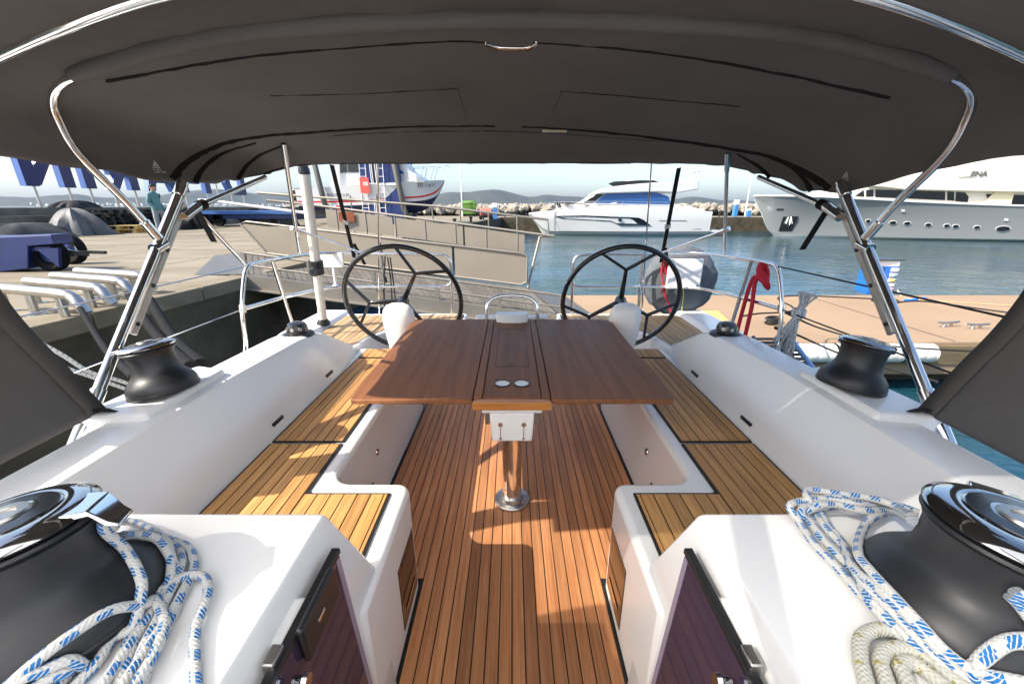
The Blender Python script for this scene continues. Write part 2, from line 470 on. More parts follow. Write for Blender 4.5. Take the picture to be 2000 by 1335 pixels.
# hull and side decks
rows = []
for Y, hb in ((-4.0,1.75),(-2,1.92),(0,1.98),(1.5,1.94),(2.6,1.86),(3.5,1.74)):
    rows.append([(-hb,Y,0.34),(-hb*0.985,Y,0.0),(-hb*0.93,Y,-0.6),(-hb*0.6,Y,-1.2),(0,Y,-1.35),(hb*0.6,Y,-1.2),(hb*0.93,Y,-0.6),(hb*0.985,Y,0.0),(hb,Y,0.34)])
hull = obj('hull', MB().loft(rows), WHITE, yacht)
mb = MB()
for s in (-1, 1):
    mb.loft([[(s*1.30,Y,0.352),(s*1.85 if Y < 2 else s*1.8,Y,0.345),(s*hb,Y,0.341)] for Y, hb in ((-4.0,1.75),(-2,1.92),(0,1.98),(1.5,1.94),(2.3,1.885))])
obj('side_deck', mb, mat('nonskid', (0.74,0.73,0.71), 0.6, bump=0.3, bscale=400), hull)
mb = MB()
rows = [[( s_*x,3.5,z) for s_, x, z in ((-1,1.74,0.34),(-1,1.5,-0.7),(1,1.5,-0.7),(1,1.74,0.34))]]
mb.quad((-1.74,3.498,0.34),(1.74,3.498,0.34),(1.3,3.498,-1.0),(-1.3,3.498,-1.0)); obj('transom', mb, WHITE, hull)

# ---- cockpit sole with laid teak
PITCH = 0.0435
def plank_mesh(cache, w, ln, h=0.004):
    k = (round(w,4), round(ln,3))
    if k not in cache:
        me = MB().box(-w/2, w/2, -ln/2, ln/2, -h, 0).mesh('plank')
        fixn(me); cache[k] = me
    return cache[k]
PC = {}
def planks(parent, x0, x1, y0, y1, z, m, pitch=PITCH, gap=0.0045, poly=None):
    nn = max(1, round((x1 - x0) / pitch)); p = (x1 - x0) / nn
    for i in range(nn):
        xl = x0 + i*p + gap/2; xr = x0 + (i+1)*p - gap/2
        if poly is None:
            me = plank_mesh(PC, xr-xl, y1-y0)
            if not me.materials: me.materials.append(m)
            elif me.materials[0] is not m:
                me = me.copy(); me.materials.clear(); me.materials.append(m)
            o = bpy.data.objects.new('plank', me); COL.objects.link(o); o.parent = parent; o.location = ((xl+xr)/2, (y0+y1)/2, z)
        else:
            pts = []
            for xx in (xl, xr):
                ys = []
                for k in range(len(poly)):
                    a, b_ = poly[k], poly[(k+1) % len(poly)]
                    if (a[0]-xx)*(b_[0]-xx) < 0:
                        ys.append(a[1] + (b_[1]-a[1])*(xx-a[0])/(b_[0]-a[0]))
                if len(ys) < 2: break
                pts.append((min(ys), max(ys)))
            if len(pts) < 2: continue
            xm = (xl+xr)/2; ym = (pts[0][0]+pts[0][1])/2
            mb = MB().prism([(xl-xm, pts[0][0]-ym), (xr-xm, pts[1][0]-ym), (xr-xm, pts[1][1]-ym), (xl-xm, pts[0][1]-ym)], -0.004, 0)
            o = obj('plank', mb, m, parent, smooth=False); o.location = (xm, ym, z)
floor = obj('cockpit_floor', MB().box(-0.645,0.645,-0.5,3.44,-0.03,-0.0025), CAULK, yacht, smooth=False)
planks(floor, -0.352, 0.352, -0.45, 2.95, 0.0, TEAK)
planks(floor, -0.635, -0.352, 1.20, 2.95, 0.0, TEAK)
planks(floor, 0.352, 0.635, 1.20, 2.95, 0.0, TEAK)
planks(floor, -0.63, 0.63, 2.96, 3.42, 0.0, TEAKD)

SEAT = 0.47
for s in (-1, 1):
    def X(a): return s*a
    # bench body, L-shaped in plan, rounded
    def arc(cx, cy, r, a0, a1, k=5): return [(cx + r*math.cos(R(a0+(a1-a0)*i/k)), cy + r*math.sin(R(a0+(a1-a0)*i/k))) for i in range(k+1)]
    out = [(1.06,0.70),(0.36,0.70)] + arc(0.36+0.045,1.19-0.045,0.045,180,90)
    out += arc(0.645-0.07,1.19+0.07,0.07,-90,0) + arc(0.645+0.04,2.62-0.04,0.04,180,90) + [(1.06,2.62)]
    # lower ring stands back a little (toe space) -> faces lean
    mb = MB(); nn = len(out)
    top = [(X(a), b_, SEAT-0.004) for a, b_ in out]
    bot = [(X(a + (0.001 if a < 0.7 else 0)), b_, -0.01) for a, b_ in out]
    mb.add(bot + top, [tuple(range(nn)), tuple(range(nn, 2*nn))] + [(i, (i+1) % nn, nn+(i+1) % nn, nn+i) for i in range(nn)])
    bench = obj('bench', mb, WHITE, yacht, bevel=0.022, bseg=3)
    # black bedding with rounded corners, then the planks
    q1 = [(1.00,0.72),(0.415,0.72)] + [(0.415,1.125)] + arc(0.68,1.145,0.02,-90,0) + [(0.70,1.425),(1.00,1.425)]
    obj('caulk_bed', MB().prism([(X(a), b_) for a, b_ in q1], SEAT-0.006, SEAT+0.0025), CAULK, bench, smooth=False)
    q2 = [(1.00,1.437),(0.70,1.437),(0.70,2.40),(1.00,2.40)]
    obj('caulk_bed', MB().prism([(X(a), b_) for a, b_ in q2], SEAT-0.006, SEAT+0.0025), CAULK, bench, smooth=False)
    q3 = [(1.00,2.412),(0.72,2.412),(0.72,2.58),(1.00,2.58)]
    obj('caulk_bed', MB().prism([(X(a), b_) for a, b_ in q3], SEAT-0.006, SEAT+0.0025), CAULK, bench, smooth=False)
    def PB(a0, a1, y0, y1, m=TEAKS, **k): planks(bench, min(X(a0),X(a1)), max(X(a0),X(a1)), y0, y1, SEAT+0.005, m, **k)
    PB(0.708, 0.992, 0.73, 1.418); PB(0.434, 0.706, 0.73, 1.116)
    PB(0.422, 0.434, 0.73, 1.116, pitch=0.012, gap=0.003)
    PB(0.708, 0.992, 1.445, 2.392); PB(0.728, 0.992, 2.42, 2.572)
    # port light in the bench front with brown glass
    fr = MB(); xg = 0.3655
    g = MB().hexa([(X(0.39),0.955,0.05),(X(0.39),1.14,0.05),(X(0.3585),1.14,0.05),(X(0.3585),0.955,0.05),(X(0.38),0.955,0.31),(X(0.38),1.14,0.31),(X(0.3582),1.14,0.31),(X(0.3582),0.955,0.31)])
    pane = obj('port_light', g, BROWNGL, bench, bevel=0.002)
    obj('shelf', MB().box(min(X(0.3585),X(0.3555)), max(X(0.3585),X(0.3555)), 0.99, 1.11, 0.10, 0.112), STEEL, pane)
    obj('locker_latch', MB().lathe([(0.0,0.004),(0.016,0.004),(0.018,0)], (X(0.638), 1.62, 0.30), 16, (-s,0,0.03)), CHROME, bench)
    obj('drain_slot', MB().box(min(X(0.635),X(0.642)), max(X(0.635),X(0.642)), 1.50, 1.525, 0.17, 0.20), BLACK, bench)
    obj('floor_seal', MB().box(min(X(0.638),X(0.643)), max(X(0.638),X(0.643)), 1.21, 2.6, -0.002, 0.004), CAULK, bench)
    obj('floor_seal', MB().box(min(X(0.3525),X(0.3565)), max(X(0.3525),X(0.3565)), -0.4, 1.15, -0.002, 0.004), CAULK, bench)

    # ---- coaming
    rows = []
    for Y, zt, dx in ((-0.6,0.75,0),(0.6,0.75,0),(1.5,0.75,0),(2.0,0.735,0),(2.12,0.725,0.0),(2.26,0.69,0.01),(2.55,0.51,0.06)):
        k = (zt-0.47)/0.28
        rows.append([(X(1.0+dx),Y,0.455),(X(1.01+dx),Y,0.475),(X(1.0+dx+0.125*k),Y,zt-0.03),(X(1.0+dx+0.14*k),Y,zt-0.008),(X(1.0+dx+0.16*k),Y,zt),(X(1.285+0.05*(1-k)),Y,zt),(X(1.30+0.05*(1-k)),Y,zt-0.012),(X(1.325+0.06*(1-k)),Y,0.34)])
    coam = obj('coaming', MB().loft(rows), WHITE, yacht, bang=26)
    # winch plinth and step on top of it
    pl = [(1.17,1.13),(1.36,1.10),(1.385,1.16),(1.37,1.42),(1.30,1.54),(1.17,1.50)]
    obj('winch_plinth', MB().prism([(X(a), b_) for a, b_ in pl], 0.70, 0.775), WHITE, coam, bevel=0.012)
    for yy in (1.50, 2.02):
        obj('coaming_lamp', MB().beam((X(1.03),yy,0.507),(X(1.03),yy+0.085,0.507),0.014,0.022), BLACK, coam, bevel=0.004)
    # ---- helm side deck with teak, gunwale beyond it
    hp = [(1.10,2.53),(1.45,2.84),(1.45,3.37),(0.42,3.41),(0.42,3.22),(0.85,3.20),(1.06,2.80),(1.15,2.66)]
    helm = obj('helm_deck', MB().prism([(X(a), b_) for a, b_ in [(1.08,2.50),(1.50,2.78),(1.50,3.45),(0.40,3.46),(0.40,3.19),(0.84,3.17),(1.03,2.79)]], -0.01, 0.494), WHITE, yacht, bevel=0.015, smooth=False)
    obj('caulk_bed', MB().prism([(X(a), b_) for a, b_ in hp], 0.49, 0.4965), CAULK, helm, smooth=False)
    tk = TEAKD
    planks(helm, min(X(1.06),X(1.445)), max(X(1.06),X(1.445)), 0, 0, 0.4992, tk, pitch=0.05, poly=[(X(a), b_) for a, b_ in hp])
    planks(helm, min(X(0.43),X(1.055)), max(X(0.43),X(1.055)), 0, 0, 0.4992, tk, pitch=0.05, poly=[(X(a), b_) for a, b_ in [(0.42,3.405),(0.42,3.225),(0.85,3.205),(1.0605,2.81),(1.0605,3.385)]])
    gw = MB().loft([[(X(1.32),Y,0.34),(X(1.33+d),Y,zt),(X(w),Y,zt),(X(w+0.03),Y,0.33)] for Y, d, zt, w in ((2.3,0,0.60,1.50),(2.7,0.12,0.545,1.66),(3.0,0.15,0.53,1.70),(3.48,0.15,0.52,1.70))])
    obj('gunwale', gw, WHITE, helm, bevel=0.01)

# ---- companionway wings (aft end of the coachroof)
for s in (-1, 1):
    prof = [(1.15,0.7535,0.72),(0.428,0.7535,0.72),(0.421,0.751,0.721),(0.416,0.744,0.724),(0.372,0.47,0.832),(0.357,0.004,0.834),(1.15,0.004,0.834)]
    r0 = [(s*x,-0.7,z) for x, z, y_ in prof]; r1 = [(s*x,y_-0.008,z) for x, z, y_ in prof]
    r2 = [(s*(x+(0.004 if x < 1 else 0)),y_,z-(0.005 if z > 0.7 else 0)) for x, z, y_ in prof]
    wing = obj('cabin_wing', MB().loft([r0, r1, r2], closed=True, cap=True), WHITE, yacht, bang=30)
    pad = MB().box(min(s*0.385,s*0.425), max(s*0.385,s*0.425), 0.47, 0.565, 0.615, 0.70)
    obj('door_pad', pad, WHITE, wing, bevel=0.012, bseg=3)

# coachroof ahead of the camera, with the companionway slot
mb = MB()
for s in (-1, 1): mb.box(min(s*0.45,s*1.28), max(s*0.45,s*1.28), -3.9, -0.72, 0.30, 0.75)
mb.box(-0.449,0.449,-3.9,-1.1,0.30,0.80)
obj('coachroof', mb, WHITE, yacht, bevel=0.03)
# ================================================================ cabin doors (smoked acrylic, folded open)
for s, lab in ((-1, 'purple smoked acrylic cabin door folded against the left wing, with a black lock'), (1, 'purple smoked acrylic cabin door folded against the right wing, without lock box')):
    t = thing('cabin_door', (s*0.37, 0.25, 0.05), lab, 'door', 'folded cabin doors')
    xt, xb = 0.385, 0.345
    def dx(z): return lerp(xb, xt, (z-0.06)/0.63)
    def slab(y0, y1, z0, z1, o0, o1):
        return MB().hexa([(s*(dx(z0)+o0),y0,z0),(s*(dx(z0)+o0),y1,z0),(s*(dx(z0)+o1),y1,z0),(s*(dx(z0)+o1),y0,z0),
                          (s*(dx(z1)+o0),y0,z1),(s*(dx(z1)+o0),y1,z1),(s*(dx(z1)+o1),y1,z1),(s*(dx(z1)+o1),y0,z1)])
    obj('panel', slab(-0.18, 0.668, 0.055, 0.69, 0.0, -0.011), ACRYL, t, bevel=0.002)
    obj('edge_trim', slab(0.650, 0.666, 0.06, 0.686, -0.0125, -0.0115), mat('acrylic_edge', (0.30,0.25,0.33), 0.2, coat=0.3), t)
    obj('top_seal', slab(-0.18, 0.672, 0.69, 0.703, 0.004, -0.014), BLACK, t, bevel=0.002)
    if s < 0:
        lk = obj('lock_box', slab(0.485, 0.62, 0.635, 0.712, -0.026, -0.0125), BLACK, t, bevel=0.012, bseg=3)
        obj('key_plate', slab(0.53, 0.555, 0.672, 0.680, -0.0285, -0.0262), CHROME, lk, bevel=0.001)
    ca = obj('door_catch', MB().lathe([(0,0.026),(0.011,0.026),(0.012,0.018),(0.008,0.014),(0.008,0)], (s*0.362, 0.445, 0.655), 18, (-s,0,0.1)), CHROME, t)
    obj('catch_plate', MB().box(min(s*0.378,s*0.398), max(s*0.378,s*0.398), 0.43, 0.465, 0.65, 0.715), BRUSH, ca, bevel=0.003)

# ================================================================ cockpit table
TZ = 0.70
tb = thing('cockpit_table', (0, 1.65, 0), 'varnished brown drop-leaf cockpit table on a chrome pedestal, both leaves up', 'table')
obj('pedestal', MB().lathe([(0.046,0.0),(0.046,0.53)], (0,1.65,0), 32), CHROME, tb)
fl = obj('flange', MB().lathe([(0.0,0.0),(0.088,0.0),(0.088,0.008),(0.084,0.012),(0.056,0.014),(0.05,0.03),(0.0,0.03)], (0,1.65,0), 40), BRUSH, tb)
for k in range(6):
    a = R(60*k+20)
    obj('bolt', MB().lathe([(0,0.004),(0.005,0.003),(0.006,0)], (0.07*math.cos(a), 1.65+0.07*math.sin(a), 0.0135), 8), CHROME, fl)
bx = obj('cool_box', MB().hexa([(-0.082,1.395,0.50),(0.082,1.395,0.50),(0.082,2.35,0.50),(-0.082,2.35,0.50),(-0.088,1.38,0.640),(0.088,1.38,0.640),(0.088,2.42,0.640),(-0.088,2.42,0.640)]), WHITE, tb, bevel=0.008)
obj('white_tray', MB().box(-0.118,0.118,1.372,2.44,0.6405,0.664), WHITE, tb, bevel=0.006)
for sx in (-0.046, 0.046):
    lt = obj('latch', MB().lathe([(0,0.006),(0.009,0.005),(0.0115,0)], (sx,1.386,0.585), 18, (0,-1,0)), CHROME, bx)
    obj('latch_rod', MB().tube([(sx,1.384,0.58),(sx,1.384,0.525)], 0.0022, 6), CHROME, lt)
    obj('latch_keeper', MB().lathe([(0,0.004),(0.005,0.003),(0.0055,0)], (sx,1.392,0.517), 10, (0,-1,0)), CHROME, lt)
ctr = obj('centre_board', MB().box(-0.113,0.113,1.385,2.52,0.666,TZ+0.002), VARN, tb, bevel=0.003)
obj('end_trim', MB().prism([(-0.140,1.383),(-0.152,1.352),(0.152,1.352),(0.140,1.383)], 0.664, TZ-0.001), EDGEW, tb, bevel=0.004)
for s in (-1, 1):
    side = MB().box(min(s*0.116,s*0.148), max(s*0.116,s*0.148), 1.386, 2.50, 0.668, TZ+0.0045)
    obj('side_trim', side, VARN, tb, bevel=0.003)
    xs0, xs1 = 0.152, 0.626
    lf = [(xs0,1.372)] + [(xs1-0.02,1.372),(xs1-0.006,1.378),(xs1,1.392)] + [(0.640,2.44),(0.615,2.50),(0.575,2.52),(xs0,2.52)]
    leaf = obj('leaf', MB().prism([(s*a, b) for a, b in lf], 0.680, TZ), VARN, tb, bevel=0.004)
    obj('hinge', MB().tube([(s*0.150,1.40,0.677),(s*0.150,2.48,0.677)], 0.006, 8), STEEL, leaf)
    br = MB().tube([(s*0.088,1.42,0.615),(s*0.20,1.42,0.677)], 0.005, 8).tube([(s*0.088,2.2,0.615),(s*0.22,2.2,0.677)], 0.005, 8)
    obj('leaf_stay', br, STEEL, tb)
    obj('stay_block', MB().box(min(s*0.089,s*0.108), max(s*0.089,s*0.108), 1.41, 1.435, 0.57, 0.635), BRUSH, tb, bevel=0.003)
# lid outline as a recessed black line, finger hole, cup holders
lid = MB(); gw = 0.0028
lx, ly0, ly1, lz = 0.078, 1.70, 2.29, TZ+0.0026
for a in ((-lx,-lx+gw,ly0,ly1),(lx-gw,lx,ly0,ly1),(-lx+gw,lx-gw,ly0,ly0+gw*1.6),(-lx+gw,lx-gw,ly1-gw*1.6,ly1)): lid.box(a[0],a[1],a[2],a[3],lz-0.002,lz)
obj('lid_groove', lid, CAULK, ctr)
obj('finger_hole', MB().lathe([(0,0.0012),(0.011,0.0012),(0.012,0)], (0.0,1.735,TZ+0.002), 20), BLACK, ctr)
for sx in (-0.040, 0.040):
    cu = obj('cup_ring', MB().lathe([(0.030,0.003),(0.033,0.004),(0.036,0.002),(0.036,0)], (sx,1.515,TZ+0.002), 28, cap=False), BLACK, ctr)
    obj('cup_well', MB().lathe([(0,0.0012),(0.030,0.0012),(0.030,0)], (sx,1.515,TZ+0.002), 28), WHITE2, cu)
# grab rail and plotter pod at the after end
arc_ = [(-0.165,2.49,0.66),(-0.165,2.49,0.78)]
arc_ += [(-0.165+0.04*(1-math.cos(R(a))), 2.49+0.02*math.sin(R(a)), 0.78+0.06*math.sin(R(a))) for a in (30,60,85)]
arc_ = smooth_path([(-0.163,2.47,0.62),(-0.163,2.48,0.76),(-0.152,2.49,0.815),(-0.115,2.50,0.845),(-0.05,2.505,0.86),(0.05,2.505,0.86),(0.115,2.50,0.845),(0.152,2.49,0.815),(0.163,2.48,0.76),(0.163,2.47,0.62)], 5)
obj('grab_rail', MB().tube(arc_, 0.0115, 12), CHROME, tb)
pod = MB().loft([[(x*k, 2.425+dy, z) for x, dy in ((-0.105,0.07),(-0.10,0.02),(-0.06,0),(0,-0.004),(0.06,0),(0.10,0.02),(0.105,0.07),(0.105,0.10),(-0.105,0.10))] for z, k in ((0.7025,0.97),(0.715,1.0),(0.742,1.0),(0.75,0.95))], closed=True, cap=True)
obj('plotter_pod', pod, WHITE2, tb)
obj('white_ledge', MB().box(-0.24,0.24,2.53,2.60,0.66,0.712), WHITE2, tb, bevel=0.008)

# ================================================================ steering wheels and pedestals
for s in (-1, 1):
    side = 'left' if s < 0 else 'right'
    c = Vector((s*0.745 + (0.0 if s < 0 else 0.0), 2.68, 0.785))
    w = thing('steering_wheel', c, 'black steering wheel in front of the %s' % ('white plate on a stalk' if s < 0 else 'round grey covered life ring'), 'steering wheel', 'twin steering wheels')
    tilt = R(17)
    ex = Vector((1,0,0)); ez = Vector((0,-math.sin(tilt),math.cos(tilt))); ey = ex.cross(ez)
    def wp(r, a, off=0): return c + ex*(r*math.cos(a)) + ez*(r*math.sin(a)) + ey*off
    rim = 0.395
    obj('rim', MB().tube([wp(rim, 2*math.pi*k/96) for k in range(96)], 0.0165, 10, closed=True), CARBON, w)
    hub = c + ey*0.0
    obj('hub', MB().lathe([(0,0.03),(0.03,0.028),(0.04,0.0),(0.03,-0.03),(0,-0.035)], c, 24, ey), CARBON, w)
    base = {-1: (68, 182, 305), 1: (85, 205, 325)}[s]
    base = {-1: (62, 183, 303), 1: (90, 212, 331)}[s]
    for a in base:
        a = R(a); spread = R(27)
        j = wp(0.235, a)
        sp = MB()
        # flat bladed spoke then a fork
        for (p, q_, w0, w1) in ((c, j, 0.036, 0.022), (j, wp(rim, a+spread), 0.020, 0.018), (j, wp(rim, a-spread), 0.020, 0.018)):
            d = (q_-p).normalized(); n2 = d.cross(ey).normalized()
            r0 = [p + n2*w0*i + ey*0.010*k for i, k in ((-.5,-1),(.5,-1),(.5,1),(-.5,1))]
            r1 = [q_ + n2*w1*i + ey*0.009*k for i, k in ((-.5,-1),(.5,-1),(.5,1),(-.5,1))]
            sp.loft([r0, r1], closed=True, cap=True)
        obj('spoke', sp, CARBON, w, bevel=0.004)
    # pedestal: wide rounded head tapering down, set just ahead of the wheel
    p = thing('helm_pedestal', (s*0.745, 2.55, 0), 'white rounded steering pedestal ahead of the %s wheel' % side, 'pedestal', 'steering pedestals')
    rows = []
    for z, wx, wy, cy in ((0.0,0.075,0.09,2.58),(0.25,0.07,0.08,2.575),(0.45,0.078,0.075,2.56),(0.60,0.098,0.07,2.545),(0.70,0.108,0.066,2.535),(0.76,0.098,0.056,2.532),(0.79,0.075,0.04,2.532),(0.805,0.04,0.02,2.533)):
        rows.append([(s*0.745 + wx*math.cos(2*math.pi*k/24), cy + wy*math.sin(2*math.pi*k/24), z) for k in range(24)])
    body = obj('body', MB().loft(rows, closed=True, cap=True), WHITE, p)
    obj('axle', MB().tube([(s*0.745,2.56,0.775),tuple(c)], 0.028, 16), BLACK, p)
    th = obj('engine_lever', MB().tube(smooth_path([(s*0.69+0.0,2.62,0.50),(s*0.64,2.60,0.52),(s*0.64,2.60,0.64)],4), 0.006, 8), CHROME, p)
    obj('lever_knob', MB().lathe([(0,0.014),(0.01,0.012),(0.014,0.0),(0.01,-0.012),(0,-0.014)], (s*0.64,2.60,0.65), 12), WHITE2, th)

# ================================================================ winches
DRUMS = []
def winch(loc, rb, rt, h, ax, label, name='winch', handle=0.0):
    t = thing(name, loc, label, 'winch', 'deck winches')
    k = rb
    prof = [(0,0),(k,0),(k,h*0.10),(k*0.985,h*0.16),(k*0.93,h*0.24),(k*0.80,h*0.33),(k*0.70,h*0.40),(k*0.655,h*0.48),(k*0.64,h*0.60),(k*0.65,h*0.72),(k*0.69,h*0.80),(rt*0.9,h*0.82)]
    dm = MB().lathe(prof, loc, 48, ax); DRUMS.append(dm)
    drum = obj('drum', dm, BLACKM, t)
    obj('base_ring', MB().lathe([(k*1.005,h*0.02),(k*1.015,h*0.03),(k*1.015,h*0.06),(k*1.005,h*0.07)], loc, 48, ax, cap=False), BLACK, drum)
    jw = [(rt*0.80,h*0.805),(rt*0.97,h*0.815),(rt,h*0.835),(rt*0.97,h*0.855),(rt*0.80,h*0.86)]
    obj('lower_jaw', MB().lathe(jw, loc, 48, ax), BLACKM, t)
    cap = [(rt*0.78,h*0.865),(rt*0.97,h*0.875),(rt*1.01,h*0.90),(rt*0.98,h*0.925),(rt*0.86,h*0.955),(rt*0.66,h*0.975),(rt*0.62,h*0.967),(rt*0.60,h*0.975),(rt*0.34,h*0.99),(0,h*0.99)]
    cp = obj('top_cap', MB().lathe(cap, loc, 48, ax), CAPCH, t)
    obj('face_ring', MB().lathe([(rt*0.36,h*0.9915),(rt*0.58,h*0.985),(rt*0.585,h*0.978)], loc, 40, ax, cap=False), mat('dark_steel', (0.08,0.08,0.085), 0.2, metal=0.9), cp)
    obj('socket', MB().lathe([(rt*0.30,h*0.991),(rt*0.28,h*1.01),(rt*0.17,h*1.012),(rt*0.16,h*0.993),(0,h*0.993)], loc, 24, ax), BRUSH, cp)
    # feeder arm reaching out over the edge of the cap
    A = Vector(ax).normalized(); u = Vector((math.cos(handle), math.sin(handle), 0)); u = (u - A*u.dot(A)).normalized(); v = A.cross(u)
    L0 = Vector(loc)
    def q(r, w, hh): return L0 + u*r + v*w + A*hh
    fa = MB().loft([[q(rt*0.78,-rt*0.34,h*0.90),q(rt*0.78,rt*0.34,h*0.90),q(rt*0.78,rt*0.34,h*0.955),q(rt*0.78,-rt*0.34,h*0.955)],
                    [q(rt*1.10,-rt*0.27,h*0.88),q(rt*1.10,rt*0.27,h*0.88),q(rt*1.10,rt*0.27,h*0.935),q(rt*1.10,-rt*0.27,h*0.935)],
                    [q(rt*1.20,-rt*0.22,h*0.76),q(rt*1.20,rt*0.22,h*0.76),q(rt*1.25,rt*0.22,h*0.80),q(rt*1.25,-rt*0.22,h*0.80)],
                    [q(rt*1.34,-rt*0.18,h*0.72),q(rt*1.34,rt*0.18,h*0.72),q(rt*1.36,rt*0.18,h*0.745),q(rt*1.36,-rt*0.18,h*0.745)]], closed=True, cap=True)
    obj('feeder_arm', fa, CHROME, t, bevel=0.003)
    return t
winch((-0.755,0.475,0.754), 0.152, 0.106, 0.205, (-0.10,0.06,1), 'large black winch with chrome top at lower left, rope piled beside it', handle=R(18))
winch((0.752,0.475,0.754), 0.152, 0.110, 0.205, (0.10,0.02,1), 'large black winch with dark chrome top at lower right, rope coil hugging it', handle=R(55))
winch((-1.243,1.297,0.775), 0.104, 0.082, 0.185, (-0.16,0.05,1), 'small black winch on the left coaming, beside the mooring bars', handle=R(200))
winch((1.240,1.335,0.775), 0.104, 0.082, 0.185, (0.16,0.05,1), 'small black winch on the right coaming, in front of the white fenders', handle=R(20))

# black mushroom cowls on the ends of the coamings
for s in (-1, 1):
    c = (s*1.20, 2.13, 0.715)
    t = thing('deck_cowl', c, 'glossy black dome fitting on the after end of the %s coaming' % ('left' if s < 0 else 'right'), 'deck fitting', 'black dome fittings')
    obj('skirt', MB().lathe([(0,0),(0.085,0.0),(0.082,0.012),(0.06,0.022),(0,0.024)], c, 32), BLACK, t)
    obj('dome', MB().lathe([(0.055,0.02),(0.054,0.05),(0.045,0.07),(0.02,0.08),(0,0.081)], c, 12), CARBON, t)
    for k in range(3):
        a = R(-90 + (k-1)*45)
        q = Vector(c) + Vector((math.cos(a)*0.053, math.sin(a)*0.053, 0.045))
        obj('sheave', MB().lathe([(0,0.004),(0.010,0.003),(0.012,-0.004)], q, 12, (math.cos(a),math.sin(a),0.1)), BRUSH, t)

# ================================================================ rope piles by the big winches
DRUMS.append(MB().quad((-1.2,-0.6,0.754),(1.2,-0.6,0.754),(1.2,0.715,0.754),(-1.2,0.715,0.754)))
_v = []; _f = []
for m_ in DRUMS:
    b_ = len(_v); _v += [Vector(p) for p in m_.v]; _f += [tuple(b_+i for i in q) for q in m_.f]
RBV = BVHTree.FromPolygons(_v, _f)
def rope_from_px(pts, off, sc, z0, z1, r, name_mb, bulge=0.0):
    n = len(pts); out = []
    for i, p in enumerate(pts):
        k = i / (n-1); zz = lerp(z0, z1, k) + bulge*math.sin(math.pi*k)
        X_, Y_ = off[0] + p[0]/sc, off[1] + p[1]/sc
        dd = ray(X_, Y_).normalized(); hh = RBV.ray_cast(Vector((0,0,H)), dd)
        base = PZ(X_, Y_, zz)
        if hh[0] is not None:
            lift = max(0.0, zz - 0.764)*0.35 if hh[0].z < 0.757 else 0.0
            base = hh[0] + hh[1]*(r + 0.001 + lift) if hh[1].z > 0.05 or hh[0].z > 0.757 else hh[0] - dd*r
            if hh[1].dot(dd) > 0: base = hh[0] - dd*(r+0.002)
        out.append(base)
    # carry the last leg on past the frame so the rope does not stop in view
    d = (out[-1]-out[-2]).normalized(); out.append(out[-1] + d*0.09)
    if pts[0][1] >= 1300:
        d0 = (out[0]-out[1]).normalized(); out.insert(0, out[0] + d0*0.09)
    name_mb.tube(smooth_path(out, 7), r, 12)
    return out[-1], d
rr = 0.0078
def rope_thing(name, specs, off, sc, m, label, group, parts_m=None):
    c0 = PZ(off[0]+specs[0][0][len(specs[0][0])//2][0]/sc, off[1]+specs[0][0][len(specs[0][0])//2][1]/sc, 0.754)
    t = thing(name, c0, label, 'rope', group)
    for sp in specs:
        mb = MB(); rope_from_px(sp[0], off, sc, sp[1], sp[2], sp[4] if len(sp) > 4 else rr, mb, sp[3])
        obj('strand', mb, m, t)
    return t
LL = (0, 900); S5 = 3.068
rope_thing('rope_pile', [
 ([(575,365),(585,420),(640,480),(710,540),(790,640),(825,740),(815,830),(800,900),(760,1000),(700,1100),(600,1240),(500,1335)], 0.86,0.765,0.0),
 ([(600,372),(640,410),(720,425),(850,432),(950,490),(990,600),(970,750),(920,850),(870,960),(800,1100),(720,1230),(660,1335)], 0.83,0.765,0.0),
 ([(700,470),(820,470),(930,500),(985,590),(1010,680),(985,790),(930,900),(870,1020),(800,1160),(730,1335)], 0.79,0.764,0.01),
 ([(900,470),(1040,520),(1100,620),(1080,720),(1020,850),(950,1000),(880,1130),(800,1335)], 0.785,0.765,0.008),
 ([(1000,490),(1120,530),(1170,620),(1160,700),(1100,830),(1030,980),(950,1130),(870,1335)], 0.766,0.764,0.0),
 ([(1160,700),(1130,760),(1060,900),(960,1060),(860,1220),(790,1335)], 0.765,0.785,0.0),
 ([(1050,560),(1060,660),(1030,770),(960,880),(880,1010),(790,1160),(680,1335)], 0.775,0.790,0.0),
 ([(50,1335),(250,1170),(450,1020),(650,900),(830,860),(950,900),(1010,1000),(1000,1100),(950,1220),(880,1335)], 0.80,0.80,0.012),
 ([(940,850),(1050,770),(1160,720),(1240,740),(1260,820),(1230,920),(1190,1030),(1180,1150),(1180,1250),(1185,1335)], 0.79,0.764,0.004),
 ([(60,1335),(160,1270),(250,1240),(400,1180),(480,1200),(470,1260),(400,1335)], 0.768,0.768,0.01),
 ([(200,1335),(300,1270),(400,1240),(440,1270),(400,1320),(360,1335)], 0.766,0.766,0.02),
], LL, S5, ROPE, 'white rope with blue flecks piled over the white cabin top, lower left', 'sheet rope piles')
RR_ = (1450, 900); S8 = 3.069
